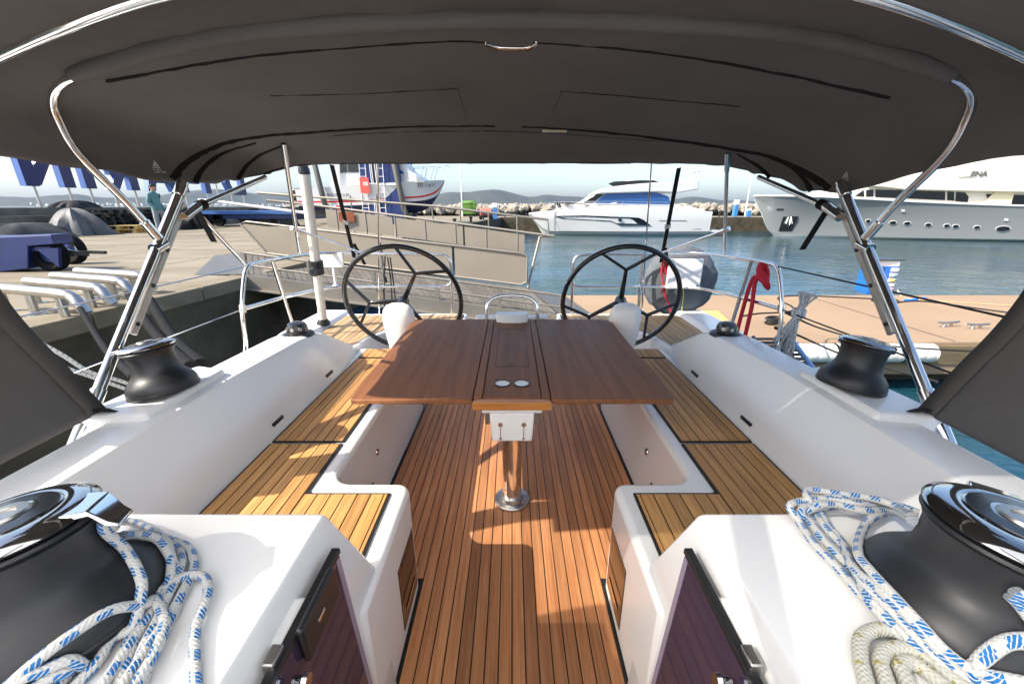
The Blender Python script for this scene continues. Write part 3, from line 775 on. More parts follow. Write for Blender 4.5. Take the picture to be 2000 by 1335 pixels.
rope_thing('rope_coil', [
 ([(1060,310),(850,240),(650,215),(450,230),(330,245),(283,275),(330,400),(420,530),(560,670),(700,830),(850,980),(1000,1130),(1150,1290),(1190,1335)], 0.80,0.764,0.0),
 ([(1060,350),(880,320),(700,260),(520,230),(400,250),(350,310),(400,400),(500,520),(640,660),(780,800),(930,960),(1080,1110),(1250,1280),(1310,1335)], 0.80,0.764,0.0),
 ([(1000,300),(800,230),(600,200),(400,175),(395,230),(440,320),(490,420),(580,530),(700,650),(850,790),(1000,930),(1150,1080),(1300,1230),(1400,1300),(1500,1335)], 0.80,0.785,0.0),
 ([(560,280),(440,300),(400,340),(440,420),(530,540),(650,680),(800,850),(960,1020),(1120,1180),(1260,1335)], 0.766,0.776,0.0),
 ([(500,270),(400,290),(370,360),(440,470),(550,600),(690,750),(840,900),(1000,1060),(1160,1220),(1260,1320)], 0.785,0.79,0.004),
 ([(1060,370),(880,372),(760,400),(700,470),(720,570),(800,680),(930,820),(1080,980),(1230,1130),(1400,1240),(1688,1310)], 0.83,0.775,0.0),
 ([(900,330),(740,300),(560,260),(440,270),(420,330),(480,440),(600,580),(740,720),(890,870),(1040,1030),(1200,1180),(1360,1300)], 0.79,0.80,0.0),
 ([(1688,1090),(1560,1100),(1440,1180),(1400,1220),(1500,1280),(1688,1320)], 0.79,0.765,0.02),
 ([(1688,1060),(1580,1070),(1470,1130),(1370,1230),(1420,1290),(1560,1330)], 0.765,0.765,0.0),
 ([(1600,780),(1650,840),(1688,890)], 0.84,0.82,0.0), ([(1630,750),(1670,800),(1700,850)], 0.85,0.83,0.0),
], RR_, S8, ROPE, 'long coil of white rope with blue flecks leaning on the right-hand winch', 'sheet rope piles')
rope_thing('cream_rope_coil', [
 ([(720,1335),(690,1220),(700,1100),(800,1055),(950,1090),(1100,1180),(1250,1290),(1300,1335)], 0.766,0.80,0.0, 0.0105),
 ([(840,1335),(810,1240),(840,1180),(950,1170),(1100,1240),(1200,1335)], 0.766,0.79,0.0, 0.0105),
 ([(960,1335),(930,1270),(980,1240),(1070,1290),(1120,1335)], 0.766,0.775,0.0, 0.0105),
], RR_, S8, ROPEW, 'cream rope loops without blue flecks at the lower right corner', 'sheet rope piles')
# ================================================================ bimini canopy
def full(sec): return [(x,y_,z) for x, y_, z in sec] + [(-x,y_,z) for x, y_, z in reversed(sec[:-1])]
SECS = [
 [(-1.41,1.08,1.535),(-1.385,1.05,1.565),(-1.31,1.015,1.615),(-1.18,0.995,1.675),(-0.95,0.975,1.75),(-0.70,0.955,1.81),(-0.30,0.94,1.855),(0,0.935,1.868)],
 [(-1.385,1.40,1.515),(-1.378,1.365,1.60),(-1.345,1.325,1.69),(-1.22,1.305,1.765),(-0.99,1.30,1.82),(-0.70,1.30,1.864),(-0.28,1.30,1.886),(0,1.30,1.890)],
 [(-1.385,1.74,1.492),(-1.385,1.76,1.57),(-1.335,1.80,1.67),(-1.18,1.83,1.735),(-0.95,1.85,1.785),(-0.66,1.85,1.818),(-0.28,1.85,1.836),(0,1.85,1.840)],
 [(-1.385,2.02,1.510),(-1.38,2.03,1.58),(-1.345,2.06,1.66),(-1.20,2.13,1.72),(-0.98,2.20,1.757),(-0.65,2.27,1.784),(-0.28,2.30,1.794),(0,2.30,1.796)],
 [(-1.385,2.22,1.537),(-1.378,2.30,1.59),(-1.345,2.38,1.645),(-1.20,2.46,1.69),(-0.98,2.52,1.72),(-0.65,2.56,1.737),(-0.28,2.58,1.745),(0,2.58,1.747)],
 [(-1.38,2.46,1.578),(-1.37,2.60,1.615),(-1.33,2.74,1.643),(-1.20,2.82,1.658),(-0.98,2.86,1.667),(-0.65,2.88,1.670),(-0.28,2.89,1.672),(0,2.89,1.672)],
]
def lop(pts, i):   # the right-hand skirt hangs a little lower
    return [(x, y_, z - (0.032*max(0, (x-1.1)/0.28) if i in (2, 3) else 0)) for x, y_, z in pts]
srows = [smooth_path(lop(full(s), i), 4) for i, s in enumerate(SECS)]
ncol = len(srows[0])
cols = [smooth_path([r[k] for r in srows], 8) for k in range(ncol)]
nrow = len(cols[0])
rng = random.Random(3)
grid = [[cols[k][i].copy() for k in range(ncol)] for i in range(nrow)]
for i in range(nrow):
    for k in range(ncol):
        p = grid[i][k]
        # sag between the bows and small puckers by the seams
        u = i / (nrow-1); e = abs(2*k/(ncol-1) - 1)
        p.z += 0.003*math.sin(u*31 + 5*math.sin(k*0.4)) + 0.004*math.sin(k*0.9+u*7)*u*(1-u)*2
        p.z -= 0.012*abs(math.sin(u*5*math.pi))*(1-e)
        p.z += 0.0035*math.sin(k*1.9+3*math.sin(u*9))*math.exp(-((u-0.22)/0.05)**2) + 0.005*math.sin(k*1.55+u*20)*math.exp(-((u-0.62)/0.06)**2)
        p.z += 0.003*math.sin(u*46+e*9)*max(0, e-0.72)*2.5
can = MB().loft(grid)
canopy = thing('bimini_canopy', (0, 1.9, 1.5), 'dark grey canvas bimini canopy stretched over the whole cockpit', 'canopy')
cv = obj('canvas', can, CANVAS, canopy, fix=False, solid=0.004)
BV = BVHTree.FromPolygons([Vector(v) for v in can.v], can.f)
CAMP = Vector((0, 0, H))
def hit(x, y):
    d = ray(x, y).normalized()
    p, nrm, idx, dist = BV.ray_cast(CAMP, d)
    if p is None: return None
    return p - d*0.006
def strip(pts, w, wob=0.0, m=STRIPE, name='seam_webbing', n=5, parent=None):
    hs = [hit(*p) for p in pts]
    P3 = [h for h in hs if h is not None]
    if len(P3) < 2: return
    px = smooth_path([(a, b, 0) for a, b in pts], n)
    P3 = [hit(p.x, p.y) for p in px]; P3 = [p for p in P3 if p is not None]
    if len(P3) < 2: return
    A = []; B = []
    for i, p in enumerate(P3):
        t_ = (P3[min(i+1,len(P3)-1)] - P3[max(i-1,0)]).normalized()
        d = (p - CAMP).normalized(); s_ = t_.cross(d).normalized()
        ww = w if not isinstance(w, tuple) else lerp(w[0], w[1], i/(len(P3)-1))
        ww *= 1 + wob*rng.uniform(-1, 1)
        A.append(p + s_*ww/2); B.append(p - s_*ww/2)
    return obj(name, MB().loft([A, B]), m, parent or cv, fix=False, solid=0.002)
strip([(205,157),(300,140),(400,122),(500,108),(620,97),(750,88),(880,80),(955,84)], (0.016,0.005), 0.25)
strip([(1040,84),(1150,90),(1300,105),(1450,128),(1600,158),(1740,190)], (0.005,0.016), 0.25)
strip([(528,187),(620,185),(700,183),(800,178),(893,172)], 0.005, 0.3)
strip([(893,172),(902,200),(911,232)], 0.0022)
strip([(1447,208),(1380,202),(1300,195),(1200,186),(1097,178)], 0.005, 0.3)
strip([(1097,178),(1086,206),(1075,236)], 0.0022)
strip([(333,347),(350,325),(375,306),(405,290),(450,274),(520,263),(600,257),(750,248),(880,245),(967,246)], (0.042,0.011), 0.22)
strip([(1020,247),(1100,251),(1200,259),(1330,274),(1420,287),(1500,302),(1550,322),(1595,345),(1622,366)], (0.011,0.042), 0.22)
strip([(640,266),(750,259),(900,256),(1000,257),(1100,262),(1300,277)], 0.004, 0.1)
strip([(376,358),(388,336),(412,312),(450,292),(500,279)], (0.036,0.010), 0.12)
strip([(462,348),(480,322),(510,299),(552,283)], (0.034,0.018), 0.1)
strip([(1588,371),(1570,345),(1540,322),(1500,307)], (0.036,0.008), 0.12)
strip([(1515,355),(1485,325),(1440,300)], (0.034,0.012), 0.1)
strip([(505,345),(540,331),(585,322),(660,319),(800,318),(1000,318),(1200,318),(1330,322),(1420,330)], 0.010, 0.15)
strip([(948,83),(975,93),(1030,93),(1048,82)], 0.016, 0.0, STEEL, 'zip_pull')
st = strip([(1059,254),(1083,254),(1107,254)], 0.022, 0.0, mat('label_print', (0.55,0.53,0.45), 0.6), 'care_label')
for xx in (1070, 1083, 1096):
    p = hit(xx, 254) - (hit(xx,254)-CAMP).normalized()*0.003
    obj('warning_triangle', MB().add([p+Vector((-0.009,0,-0.006)),p+Vector((0.009,0,-0.006)),p+Vector((0,0,0.008))], [(0,1,2)]), YELLOW, cv, fix=False)
# sail logo and its two lines of print on each side
for cx, cy, mir in ((304,322,1),(1652,343,-1)):
    c = hit(cx, cy); d = (c-CAMP).normalized(); ux = Vector((mir*abs(d.y),mir*abs(d.x)*(1 if cx<1000 else -1)*1.0,0)).normalized()
    if cx > 1000: ux = Vector((abs(d.y), -abs(d.x), 0)).normalized()
    else: ux = Vector((abs(d.y), abs(d.x), 0)).normalized()
    uz = ux.cross(d).normalized()
    if uz.z < 0: uz = -uz
    c = c - d*0.012
    lg = MB()
    lg.add([c+uz*0.020, c-uz*0.006-ux*0.010, c-uz*0.006], [(0,1,2)])
    lg.add([c+uz*0.014+ux*0.002, c-uz*0.006+ux*0.009, c-uz*0.006+ux*0.002], [(0,1,2)])
    lg.add([c-uz*0.009-ux*0.012, c-uz*0.009+ux*0.012, c-uz*0.012+ux*0.009, c-uz*0.012-ux*0.009], [(0,1,2,3)])
    lo = obj('sail_logo', lg, mat('logo_print', (0.30,0.29,0.28), 0.7), cv, fix=False)
    for j, nn in ((0,8),(1,11)):
        for k in range(nn):
            b0 = c - uz*(0.020+0.008*j) + ux*((k-nn/2)*0.0048)
            if k % 4 == 3: continue
            lo2 = MB().add([b0, b0+ux*0.0032, b0+ux*0.0032+uz*0.005, b0+uz*0.005], [(0,1,2,3)])
            obj('print_mark', lo2, lo.data.materials[0], lo, fix=False)

# ---- stainless frame of the bimini
fr = thing('bimini_arch', (0, 1.4, 0.72), 'stainless steel tube frame carrying the grey bimini canopy', 'canopy frame')
bow = smooth_path(full([(-1.36,1.58,1.284),(-1.375,1.505,1.414),(-1.378,1.388,1.558),(-1.362,1.343,1.65),(-1.332,1.318,1.695),(-1.285,1.307,1.728),(-1.21,1.303,1.752),(-0.98,1.295,1.803),(-0.70,1.295,1.846),(-0.28,1.295,1.868),(0,1.295,1.872)]), 5)
obj('front_bow', MB().tube(bow, 0.0125, 12), STEEL, fr)
slv = [p for p in bow if abs(p.x) < 1.25 and p.z > 1.7]
obj('bow_sleeve', MB().tube([p + Vector((0,0,0.006)) for p in slv], 0.024, 12), CANVAS, cv)
aft = smooth_path(full([(-1.345,2.05,1.635),(-1.20,2.13,1.70),(-0.98,2.20,1.738),(-0.65,2.27,1.764),(0,2.30,1.776)]), 4)
for s in (-1, 1):
    a = Vector((s*1.36,1.095,0.72)); b = Vector((s*1.36,1.775,1.495))
    mp = obj('main_pole', MB().tube([a, b], 0.0175, 16), STEEL, fr)
    d = (b-a).normalized(); off = Vector((0, d.z, -d.y))*0.036
    tr = obj('slide_track', MB().beam(a+d*0.36+off, a+d*0.95+off, 0.014, 0.026, up=off), BRUSH, fr, bevel=0.003)
    for k in (0.40, 0.56, 0.72, 0.90):
        obj('track_bolt', MB().lathe([(0,0.004),(0.0075,0.003),(0.0085,0)], a+d*k+off+Vector((-s*0.007,0,0)), 12, (-s,0,0)), BLACK, tr)
    for k in (0.12, 0.985):
        obj('collar', MB().tube([a+d*(k-0.025), a+d*(k+0.025)], 0.0215, 16), STEEL, mp)
    ft = obj('foot', MB().tube([a-d*0.045, a+d*0.06], 0.0225, 16), STEEL, mp)
    obj('foot_pin', MB().tube([a-d*0.03+Vector((0,-0.03,0)), a-d*0.03+Vector((0,0.03,0))], 0.008, 10), STEEL, ft)
    obj('bow_joint', MB().tube([(s*1.36,1.545,1.245),(s*1.362,1.60,1.262)], 0.021, 14).tube([(s*1.36,1.58,1.284),(s*1.366,1.545,1.345)], 0.0175, 14), STEEL, fr)
    # stay from the pole to the after corner, with a hanging tie of black webbing
    p0 = Vector((s*1.345,1.76,1.388)); p1 = Vector((s*1.36,2.37,1.552))
    stt = obj('corner_stay', MB().tube([p0, p1], 0.0125, 12), STEEL, fr)
    obj('stay_joint', MB().tube([p0-Vector((0,0.05,0.03)), p0+(p1-p0).normalized()*0.05], 0.019, 12), STEEL, stt)
    obj('tie_strap', MB().beam(p0+Vector((0,0.03,0)), PX(418 if s < 0 else 1567, 472 if s < 0 else 487, s*1.36), 0.004, 0.026, up=(1,0,0)), STRIPE, stt)
    obj('strap_wrap', MB().tube([p0+(p1-p0).normalized()*0.05, p0+(p1-p0).normalized()*0.085], 0.022, 12), STRIPE, stt)
    # after leg standing on the pushpit
    q0 = Vector((s*1.597,3.05,1.055)); q1 = hit(553 if s < 0 else 1421, 279 if s < 0 else 298)
    q1 = q1 if q1 is not None else Vector((s*1.3,2.4,1.7))
    al = obj('after_leg', MB().tube([q0, q1], 0.0115, 12), STEEL, fr)
    obj('leg_socket', MB().tube([lerp(q0,q1,0.86), lerp(q0,q1,1.0)], 0.015, 12), STEEL, al)
    mid = lerp(q0, q1, 0.30)
    e = PY(720 if s < 0 else 1272, 499 if s < 0 else 501, 3.39)
    lb = obj('leg_brace', MB().tube([mid, e], 0.010, 10), STEEL, fr)
    obj('brace_joint', MB().tube([lerp(mid,e,0.06), lerp(mid,e,-0.05)], 0.016, 10), STEEL, lb)
    # black webbing tensioner from the after hem to the rail
    u0 = PY(648 if s < 0 else 1326, 322 if s < 0 else 328, 2.885); u1 = PY(692 if s < 0 else 1291, 503 if s < 0 else 512, 3.385)
    sw = obj('hem_strap', MB().beam(u0, u1, 0.030, 0.003, up=(0,1,0)), STRIPE, fr)
    obj('buckle', MB().beam(lerp(u0,u1,0.54), lerp(u0,u1,0.585), 0.042, 0.012, up=(0,1,0)), BRUSH, sw)
    obj('strap_tail', MB().beam(lerp(u0,u1,0.82)+Vector((0.02,0.01,0)), u1+Vector((0.075,0.02,-0.06)), 0.026, 0.003, up=(0,1,0)), STRIPE, sw)

# ================================================================ sprayhood round the camera
arcL = [(-1.33,1.16,0.77),(-1.36,1.125,0.93),(-1.38,1.09,1.057),(-1.40,1.073,1.172),(-1.405,1.055,1.33),(-1.385,1.03,1.47),(-1.32,1.005,1.575),(-1.20,0.99,1.645),(-1.07,0.98,1.70),(-0.709,0.95,1.785),(-0.35,0.935,1.83),(0,0.93,1.845)]
hoop = smooth_path(full(arcL), 5)
secB = [(x, y_+0.18, z) for x, y_, z in [(-1.31,0.35,0.77),(-1.33,0.34,0.93),(-1.345,0.33,1.05),(-1.35,0.32,1.16),(-1.345,0.31,1.30),(-1.32,0.30,1.42),(-1.26,0.29,1.53),(-1.16,0.28,1.61),(-1.03,0.27,1.67),(-0.70,0.26,1.75),(-0.35,0.25,1.795),(0,0.25,1.81)]]
secC = [(-1.27,-0.55,0.77),(-1.25,-0.60,0.79),(-1.22,-0.66,0.81),(-1.17,-0.73,0.82),(-1.10,-0.80,0.83),(-1.0,-0.86,0.83),(-0.88,-0.91,0.84),(-0.76,-0.95,0.84),(-0.64,-0.98,0.84),(-0.43,-1.02,0.85),(-0.22,-1.04,0.85),(0,-1.05,0.85)]
hoopB = smooth_path(full(secB), 5); hoopC = smooth_path(full(secC), 5)
def sg(u, k):   # u 0..1 hoop->B, 1..2 B->C
    if u <= 1: return hoop[k].lerp(hoopB[k], u)
    return hoopB[k].lerp(hoopC[k], u-1)
NU = 40; rowsS = [[sg(2*i/NU, k) for k in range(len(hoop))] for i in range(NU+1)]
cvs = MB(); win = MB(); diffuser = MB(); nk = len(hoop)
for i in range(NU):
    for k in range(nk-1):
        u = 2*(i+0.5)/NU; c = (rowsS[i][k]+rowsS[i][k+1]+rowsS[i+1][k]+rowsS[i+1][k+1])/4
        side = (abs(c.x) > 1.0) and 0.20 < u < 1.45 and 0.93 < c.z < 1.66
        if side and u < 0.35 and (c.z < 1.05 or c.z > 1.53): side = False
        front = u > 1.01 and u < 1.9 and abs(c.x) < 1.03 and abs(abs(c.x)-0.42) > 0.03
        ((win if u < 1.0 else diffuser) if (side or front) else cvs).quad(rowsS[i][k], rowsS[i][k+1], rowsS[i+1][k+1], rowsS[i+1][k])
hood = thing('sprayhood', (0, 0.2, 0.77), 'dark grey canvas sprayhood whose cut-away sides frame the left and right edges', 'sprayhood')
hc = obj('hood_canvas', cvs, CANVAS, hood, solid=0.003)
vin = bpy.data.materials.new('clear_vinyl'); vin.use_nodes = True
nt = vin.node_tree; b_ = nt.nodes['Principled BSDF']; b_.inputs['Base Color'].default_value = (0.9,0.9,0.9,1); b_.inputs['Roughness'].default_value = 0.05
tr_ = nt.nodes.new('ShaderNodeBsdfTransparent'); tr_.inputs[0].default_value = (0.93,0.93,0.92,1); mx = nt.nodes.new('ShaderNodeMixShader'); mx.inputs[0].default_value = 0.06
nt.links.new(tr_.outputs[0], mx.inputs[1]); nt.links.new(b_.outputs[0], mx.inputs[2]); nt.links.new(mx.outputs[0], nt.nodes['Material Output'].inputs[0])
obj('vinyl_window', win, vin, hood)
mil = bpy.data.materials.new('diffuser_vinyl'); mil.use_nodes = True
nt = mil.node_tree; tl = nt.nodes.new('ShaderNodeBsdfTranslucent'); tl.inputs[0].default_value = (0.9,0.9,0.88,1)
t2 = nt.nodes.new('ShaderNodeBsdfTransparent'); t2.inputs[0].default_value = (0.9,0.9,0.9,1); m2 = nt.nodes.new('ShaderNodeMixShader'); m2.inputs[0].default_value = 0.22
nt.links.new(tl.outputs[0], m2.inputs[1]); nt.links.new(t2.outputs[0], m2.inputs[2]); nt.links.new(m2.outputs[0], nt.nodes['Material Output'].inputs[0])
obj('diffuser_window', diffuser, mil, hood)  # unseen hood panes, made cloudy only to soften the sun falling inside
obj('hoop', MB().tube(smooth_path(full(arcL[4:]), 6), 0.0125, 14), STEEL, hood)
for s in (1, -1):
    hem = MB()
    pts = [Vector((s*x, y_, z)) for x, y_, z in arcL[:6]]
    pp = smooth_path(pts, 6)
    hem.loft([[p + Vector((0,0.006,0)) for p in pp], [p + Vector((-s*-0.004,-0.055,0.01)) + Vector((s*0.004,0,0)) for p in pp]])
    obj('hem', hem, mat('canvas_hem', (0.085,0.078,0.072), 0.9, spec=0.2) if s > 0 else bpy.data.materials['canvas_hem'], hc, solid=0.004)
for s in (-1, 1):
    c = Vector((s*1.33,1.15,0.775))
    obj('hem_strap', MB().beam(c+Vector((s*0.0,-0.02,0.015)), c+Vector((-s*0.055,0.02,-0.012)), 0.05, 0.004, up=(0,0.3,1)), STRIPE, hc)
# ================================================================ pushpit, lifelines and what hangs on them
GROUPP = 'stern rails'
for s in (-1, 1):
    side = 'left' if s < 0 else 'right'
    t = thing('stern_rail', (s*1.6, 2.9, 0.52), 'polished steel stern rail round the %s quarter of the cockpit' % side, 'railing', GROUPP)
    top = smooth_path([(s*1.62,2.27,0.56),(s*1.625,2.30,0.62),(s*1.625,2.33,0.80),(s*1.62,2.40,0.98),(s*1.615,2.445,1.045),(s*1.61,2.53,1.062),(s*1.60,2.9,1.055),(s*1.575,3.2,1.045),(s*1.49,3.34,1.035),(s*1.35,3.385,1.03),(s*0.95,3.40,1.022),(s*0.64,3.40,1.018),(s*0.555,3.40,1.005),(s*0.522,3.40,0.965),(s*0.515,3.40,0.86),(s*0.522,3.40,0.785),(s*0.56,3.40,0.752),(s*0.66,3.40,0.745),(s*1.0,3.40,0.745),(s*1.35,3.385,0.748),(s*1.49,3.34,0.752),(s*1.575,3.2,0.762),(s*1.61,2.8,0.79),(s*1.622,2.33,0.815)], 4)
    obj('rail_tube', MB().tube(top, 0.0125, 12), STEEL, t)
    for a, b in (((s*1.60,2.80,0.53),(s*1.605,2.70,1.06)), ((s*1.11,3.41,0.50),(s*1.10,3.40,1.02)), ((s*0.53,3.41,0.40),(s*0.518,3.40,0.80))):
        po = obj('stanchion', MB().tube([a, b], 0.0125, 12), STEEL, t)
        obj('base_plate', MB().lathe([(0,0.012),(0.022,0.01),(0.032,0.004),(0.033,0)], a, 18), STEEL, po)
    obj('clamp', MB().tube([(s*1.622,2.33,0.795),(s*1.622,2.34,0.84)], 0.02, 12), STEEL, t)
    br = obj('brace', MB().tube([(s*1.36,1.80,1.385),(s*1.615,2.44,1.06)], 0.010, 10), STEEL, t) if s < 0 else None
    for zz, nm in ((1.055,'upper'),(0.815,'lower')):
        l = obj('lifeline', MB().tube([(s*1.617,2.45 if zz > 1 else 2.34,zz),(s*1.64,1.2,zz-0.003),(s*1.68,-1.5,zz)], 0.0032 if s < 0 else 0.0042, 6), STEEL if s < 0 else ROPEB, None)
        tag(l, '%s guard wire running forward from the %s stern rail' % (nm, side), 'wire', 'guard wires')
    # twin backstays
    k0 = PY(738 if s < 0 else 1272, 322 if s < 0 else 325, 3.05); k1 = PY(741 if s < 0 else 1252, 612 if s < 0 else 618, 3.43)
    up = (k0-k1).normalized()
    bs = thing('backstay', k1, 'thin steel backstay rising past the %s steering wheel' % side, 'stay', 'twin backstays')
    obj('wire', MB().tube([k1+up*0.25, k0+up*0.9], 0.0055, 8), STEEL, bs)
    obj('turnbuckle', MB().tube([k1, k1+up*0.05, k1+up*0.06, k1+up*0.2, k1+up*0.21, k1+up*0.26], [0.006,0.006,0.012,0.012,0.008,0.006], 12), STEEL, bs)

# white plate on a stalk (left rail)
pl = thing('instrument_plate', (-1.47, 3.38, 0.75), 'blank white plate on a short white stalk clamped to the left stern rail', 'plate')
a = PY(625,493,3.36); b = PY(672,522,3.36)
obj('plate', MB().box(a.x, b.x, 3.355, 3.367, b.z, a.z), WHITE2, pl, bevel=0.004)
obj('stalk', MB().tube([PY(651,521,3.37), PY(656,556,3.37)], 0.012, 10), WHITE2, pl)
obj('stalk_base', MB().lathe([(0.026,0),(0.026,0.02),(0.014,0.035)], PY(656,562,3.37), 16), WHITE2, pl)
for dx, dz in ((-0.015,0),(0.02,0),(-0.085,-0.05),(0.085,-0.05),(-0.085,0.05),(0.085,0.05)):
    obj('screw', MB().lathe([(0,0.002),(0.004,0.001),(0.0045,0)], ((a.x+b.x)/2+dx,3.355,(a.z+b.z)/2+dz), 8, (0,-1,0)), BRUSH, pl)
# white crane post
cp = thing('outboard_crane', (-1.476, 3.0, 0.53), 'thick white tube post with black clamp standing at the left quarter', 'post')
c0, c1 = Vector((-1.476,3.0,0.53)), Vector((-1.405,2.92,1.625))
obj('post', MB().tube([c0, c1], [0.030,0.036], 18), mat('weathered_white', (0.66,0.62,0.54), 0.5, noise=0.12, nscale=6), cp)
cc = lerp(c0, c1, 0.405)
cl = obj('clamp', MB().tube([cc-(c1-c0)*0.045, cc+(c1-c0)*0.045], 0.050, 18), BLACKM, cp)
obj('clamp_knob', MB().lathe([(0.034,-0.02),(0.034,0.03),(0.026,0.036),(0.012,0.036),(0.012,0.03),(0,0.03)], cc+Vector((0.01,-0.05,-0.02)), 20, (0.2,-1,-0.1)), BLACKM, cl)
obj('top_cap', MB().lathe([(0.037,-0.02),(0.037,0.01),(0.018,0.07),(0.008,0.10)], c1, 18, (0,-0.1,1)), BLACK, cp)
obj('foot', MB().lathe([(0.05,0),(0.05,0.02),(0.034,0.05)], c0-Vector((0,0,0.01)), 18), BLACK, cp)
# round grey covered life ring with white box
lr = thing('life_ring_cover', PY(1328,600,3.52), 'round grey fabric cover lashed outside the right stern rail', 'life ring cover')
cc = PY(1328, 549, 3.53); rows = []
rg = random.Random(5); NA = 72
for r_, h_ in ((0.02,-0.105),(0.12,-0.10),(0.22,-0.088),(0.285,-0.062),(0.318,-0.02),(0.322,0.02),(0.30,0.055),(0.22,0.085),(0.10,0.095),(0.02,0.096)):
    row = []
    for k in range(NA):
        a = 2*math.pi*k/NA
        wv = 1 + (0.012*math.sin(a*9+r_*20)+0.010*math.sin(a*23+1)+0.008*math.sin(a*14+2+r_*9))*min(1, r_/0.25)
        row.append((cc.x + r_*wv*math.cos(a)*1.0, cc.y + h_ + 0.006*math.sin(a*7+r_*30), cc.z + r_*wv*math.sin(a)*0.97))
    rows.append(row)
obj('cover', MB().loft(rows, closed=True, cap=True), GREYCOVER, lr)
st_ = [PY(1422,655,3.50),PY(1415,640,3.5),PY(1418,622,3.5)]
obj('toggle', MB().tube([PY(1352,620,3.5),PY(1353,628,3.5)], 0.012, 8), BLACK, lr)
a = PY(1306,505,3.375); b = PY(1364,563,3.375)
wb = thing('white_box', (a.x, 3.37, b.z), 'square white plastic box clipped to the right stern rail before the grey cover', 'box')
obj('case', MB().box(a.x, b.x, 3.345, 3.378, b.z, a.z), WHITE2, wb, bevel=0.010, bseg=3)
obj('latch', MB().box(b.x-0.035, b.x-0.018, 3.341, 3.346, b.z+0.025, b.z+0.034), BLACK, wb)
obj('rail_hook', MB().box(a.x-0.012, a.x+0.03, 3.37, 3.42, a.z-0.03, a.z-0.005).box(b.x-0.03, b.x+0.012, 3.37, 3.42, a.z-0.03, a.z-0.005), BLACK, wb, bevel=0.003)
rl = MB()
for pts in ([(1296,506),(1292,530),(1296,560),(1292,572)], [(1301,505),(1304,540),(1298,571),(1308,600),(1312,622)], [(1298,505),(1300,530),(1306,552)]):
    rl.tube(smooth_path([PY(x,y,3.385+0.01*i) for i,(x,y) in enumerate(pts)],5), 0.008, 8)
tag(obj('red_lanyard', rl, ROPER), 'thin red lanyard hanging between steering wheel and white box', 'rope')
gl = MB().tube(smooth_path([PY(1322,563,3.40),PY(1335,567,3.4),PY(1332,600,3.42),PY(1331,630,3.44)],4), 0.004, 6)
tag(obj('green_line', gl, mat('lime_line', (0.45,0.55,0.12), 0.8)), 'thin lime green line hanging below the white box', 'rope')

# red hank on the right rail
rh = thing('red_rope_hank', PZ(1447,652,0.53), 'red mooring rope knotted over the right stern rail, hanging to the deck', 'rope')
kn = MB(); c = Vector((1.612,2.55,1.045)); rk = random.Random(2)
for j in range(5):
    ph = j*1.3
    kn.tube([c + Vector((0.032*math.cos(a+ph)+0.005*j-0.01, 0.028*math.sin(a+ph), -0.045+0.055*math.sin(a*1.0+ph*0.7)-0.012*j)) for a in [2*math.pi*k/20 for k in range(20)]], 0.011, 8, closed=True)
obj('knot', kn, ROPER, rh)
for (x0,y0),(x1,y1),(x2,y2) in (((1470,545),(1452,600),(1438,654)), ((1476,548),(1468,600),(1455,656))):
    obj('strand', MB().tube(smooth_path([c+Vector((0,-0.01,-0.06)), PZ(x0,y0,0.95)*0.0+PX(x0,y0,1.60), PX(x1,y1,1.59), PX(x2,y2,1.58)],5), 0.013, 10), ROPER, rh)
bb = PX(1447,656,1.58)
obj('shackle_block', MB().box(bb.x-0.05,bb.x+0.05,bb.y-0.03,bb.y+0.05,0.50,0.535), BLACK, rh, bevel=0.01)
# grey-white hank on the right guard wire
gh = thing('grey_rope_hank', PX(1530,690,1.66), 'hank of thin white and grey rope hanging from the right guard wire', 'rope')
T = PX(1578,572,1.645); K = PX(1560,612,1.645); rk = random.Random(11); hk = MB()
for j in range(17):
    a = rk.uniform(-1,1); b2 = rk.uniform(-1,1)
    low = PX(1533+a*17, 672+rk.uniform(-14,16), 1.65+0.035*b2); up_ = PX(1580+a*13, 574+rk.uniform(-5,12), 1.645+0.02*b2)
    hk.tube(smooth_path([up_+Vector((0.02*b2,0.015,0)), K+Vector((0.012*a,0.012*b2,0.004*j-0.03)), low, low+Vector((0.01*b2,0.025,-0.005)), K+Vector((0.014*b2,0.014*a,0.004*j-0.035)), up_],5), 0.0046, 7)
obj('loops', hk, ROPEG, gh)
wr = MB()
for j in range(5): wr.tube([K + Vector((0.03*math.cos(a),0.03*math.sin(a),-0.014+0.009*j+0.004*math.sin(a))) for a in [2*math.pi*k/16 for k in range(16)]], 0.0052, 7, closed=True)
obj('wrapping', wr, ROPEG, gh)
obj('tail', MB().tube(smooth_path([K+Vector((0,0,-0.2)),PX(1535,698,1.63),PZ(1550,708,0.45),PZ(1585,725,0.40)],5), 0.0052, 7), ROPEG, gh)
# folded boarding plank on the right side deck
gp = thing('boarding_plank', (1.70,2.1,0.36), 'folded boarding plank with dark mesh and blue tube beside the right coaming', 'gangplank')
P0, P1 = Vector((1.80,2.45,0.60)), Vector((1.57,1.72,0.50)); sd = Vector((-0.20,0.06,-0.02))
obj('blue_tube', MB().tube([P0, P1], 0.015, 12), mat('pale_blue_metal', (0.22,0.38,0.62), 0.35, metal=0.3), gp)
obj('inner_tube', MB().tube([P0+sd, P1+sd], 0.012, 12), BLACK, gp)
for k in range(14):
    a = lerp(P0, P1, (k+0.5)/14)
    obj('slat', MB().beam(a, a+sd, 0.034, 0.008), mat('slat_grey', (0.09,0.09,0.09), 0.7) if k == 0 else bpy.data.materials['slat_grey'], gp)

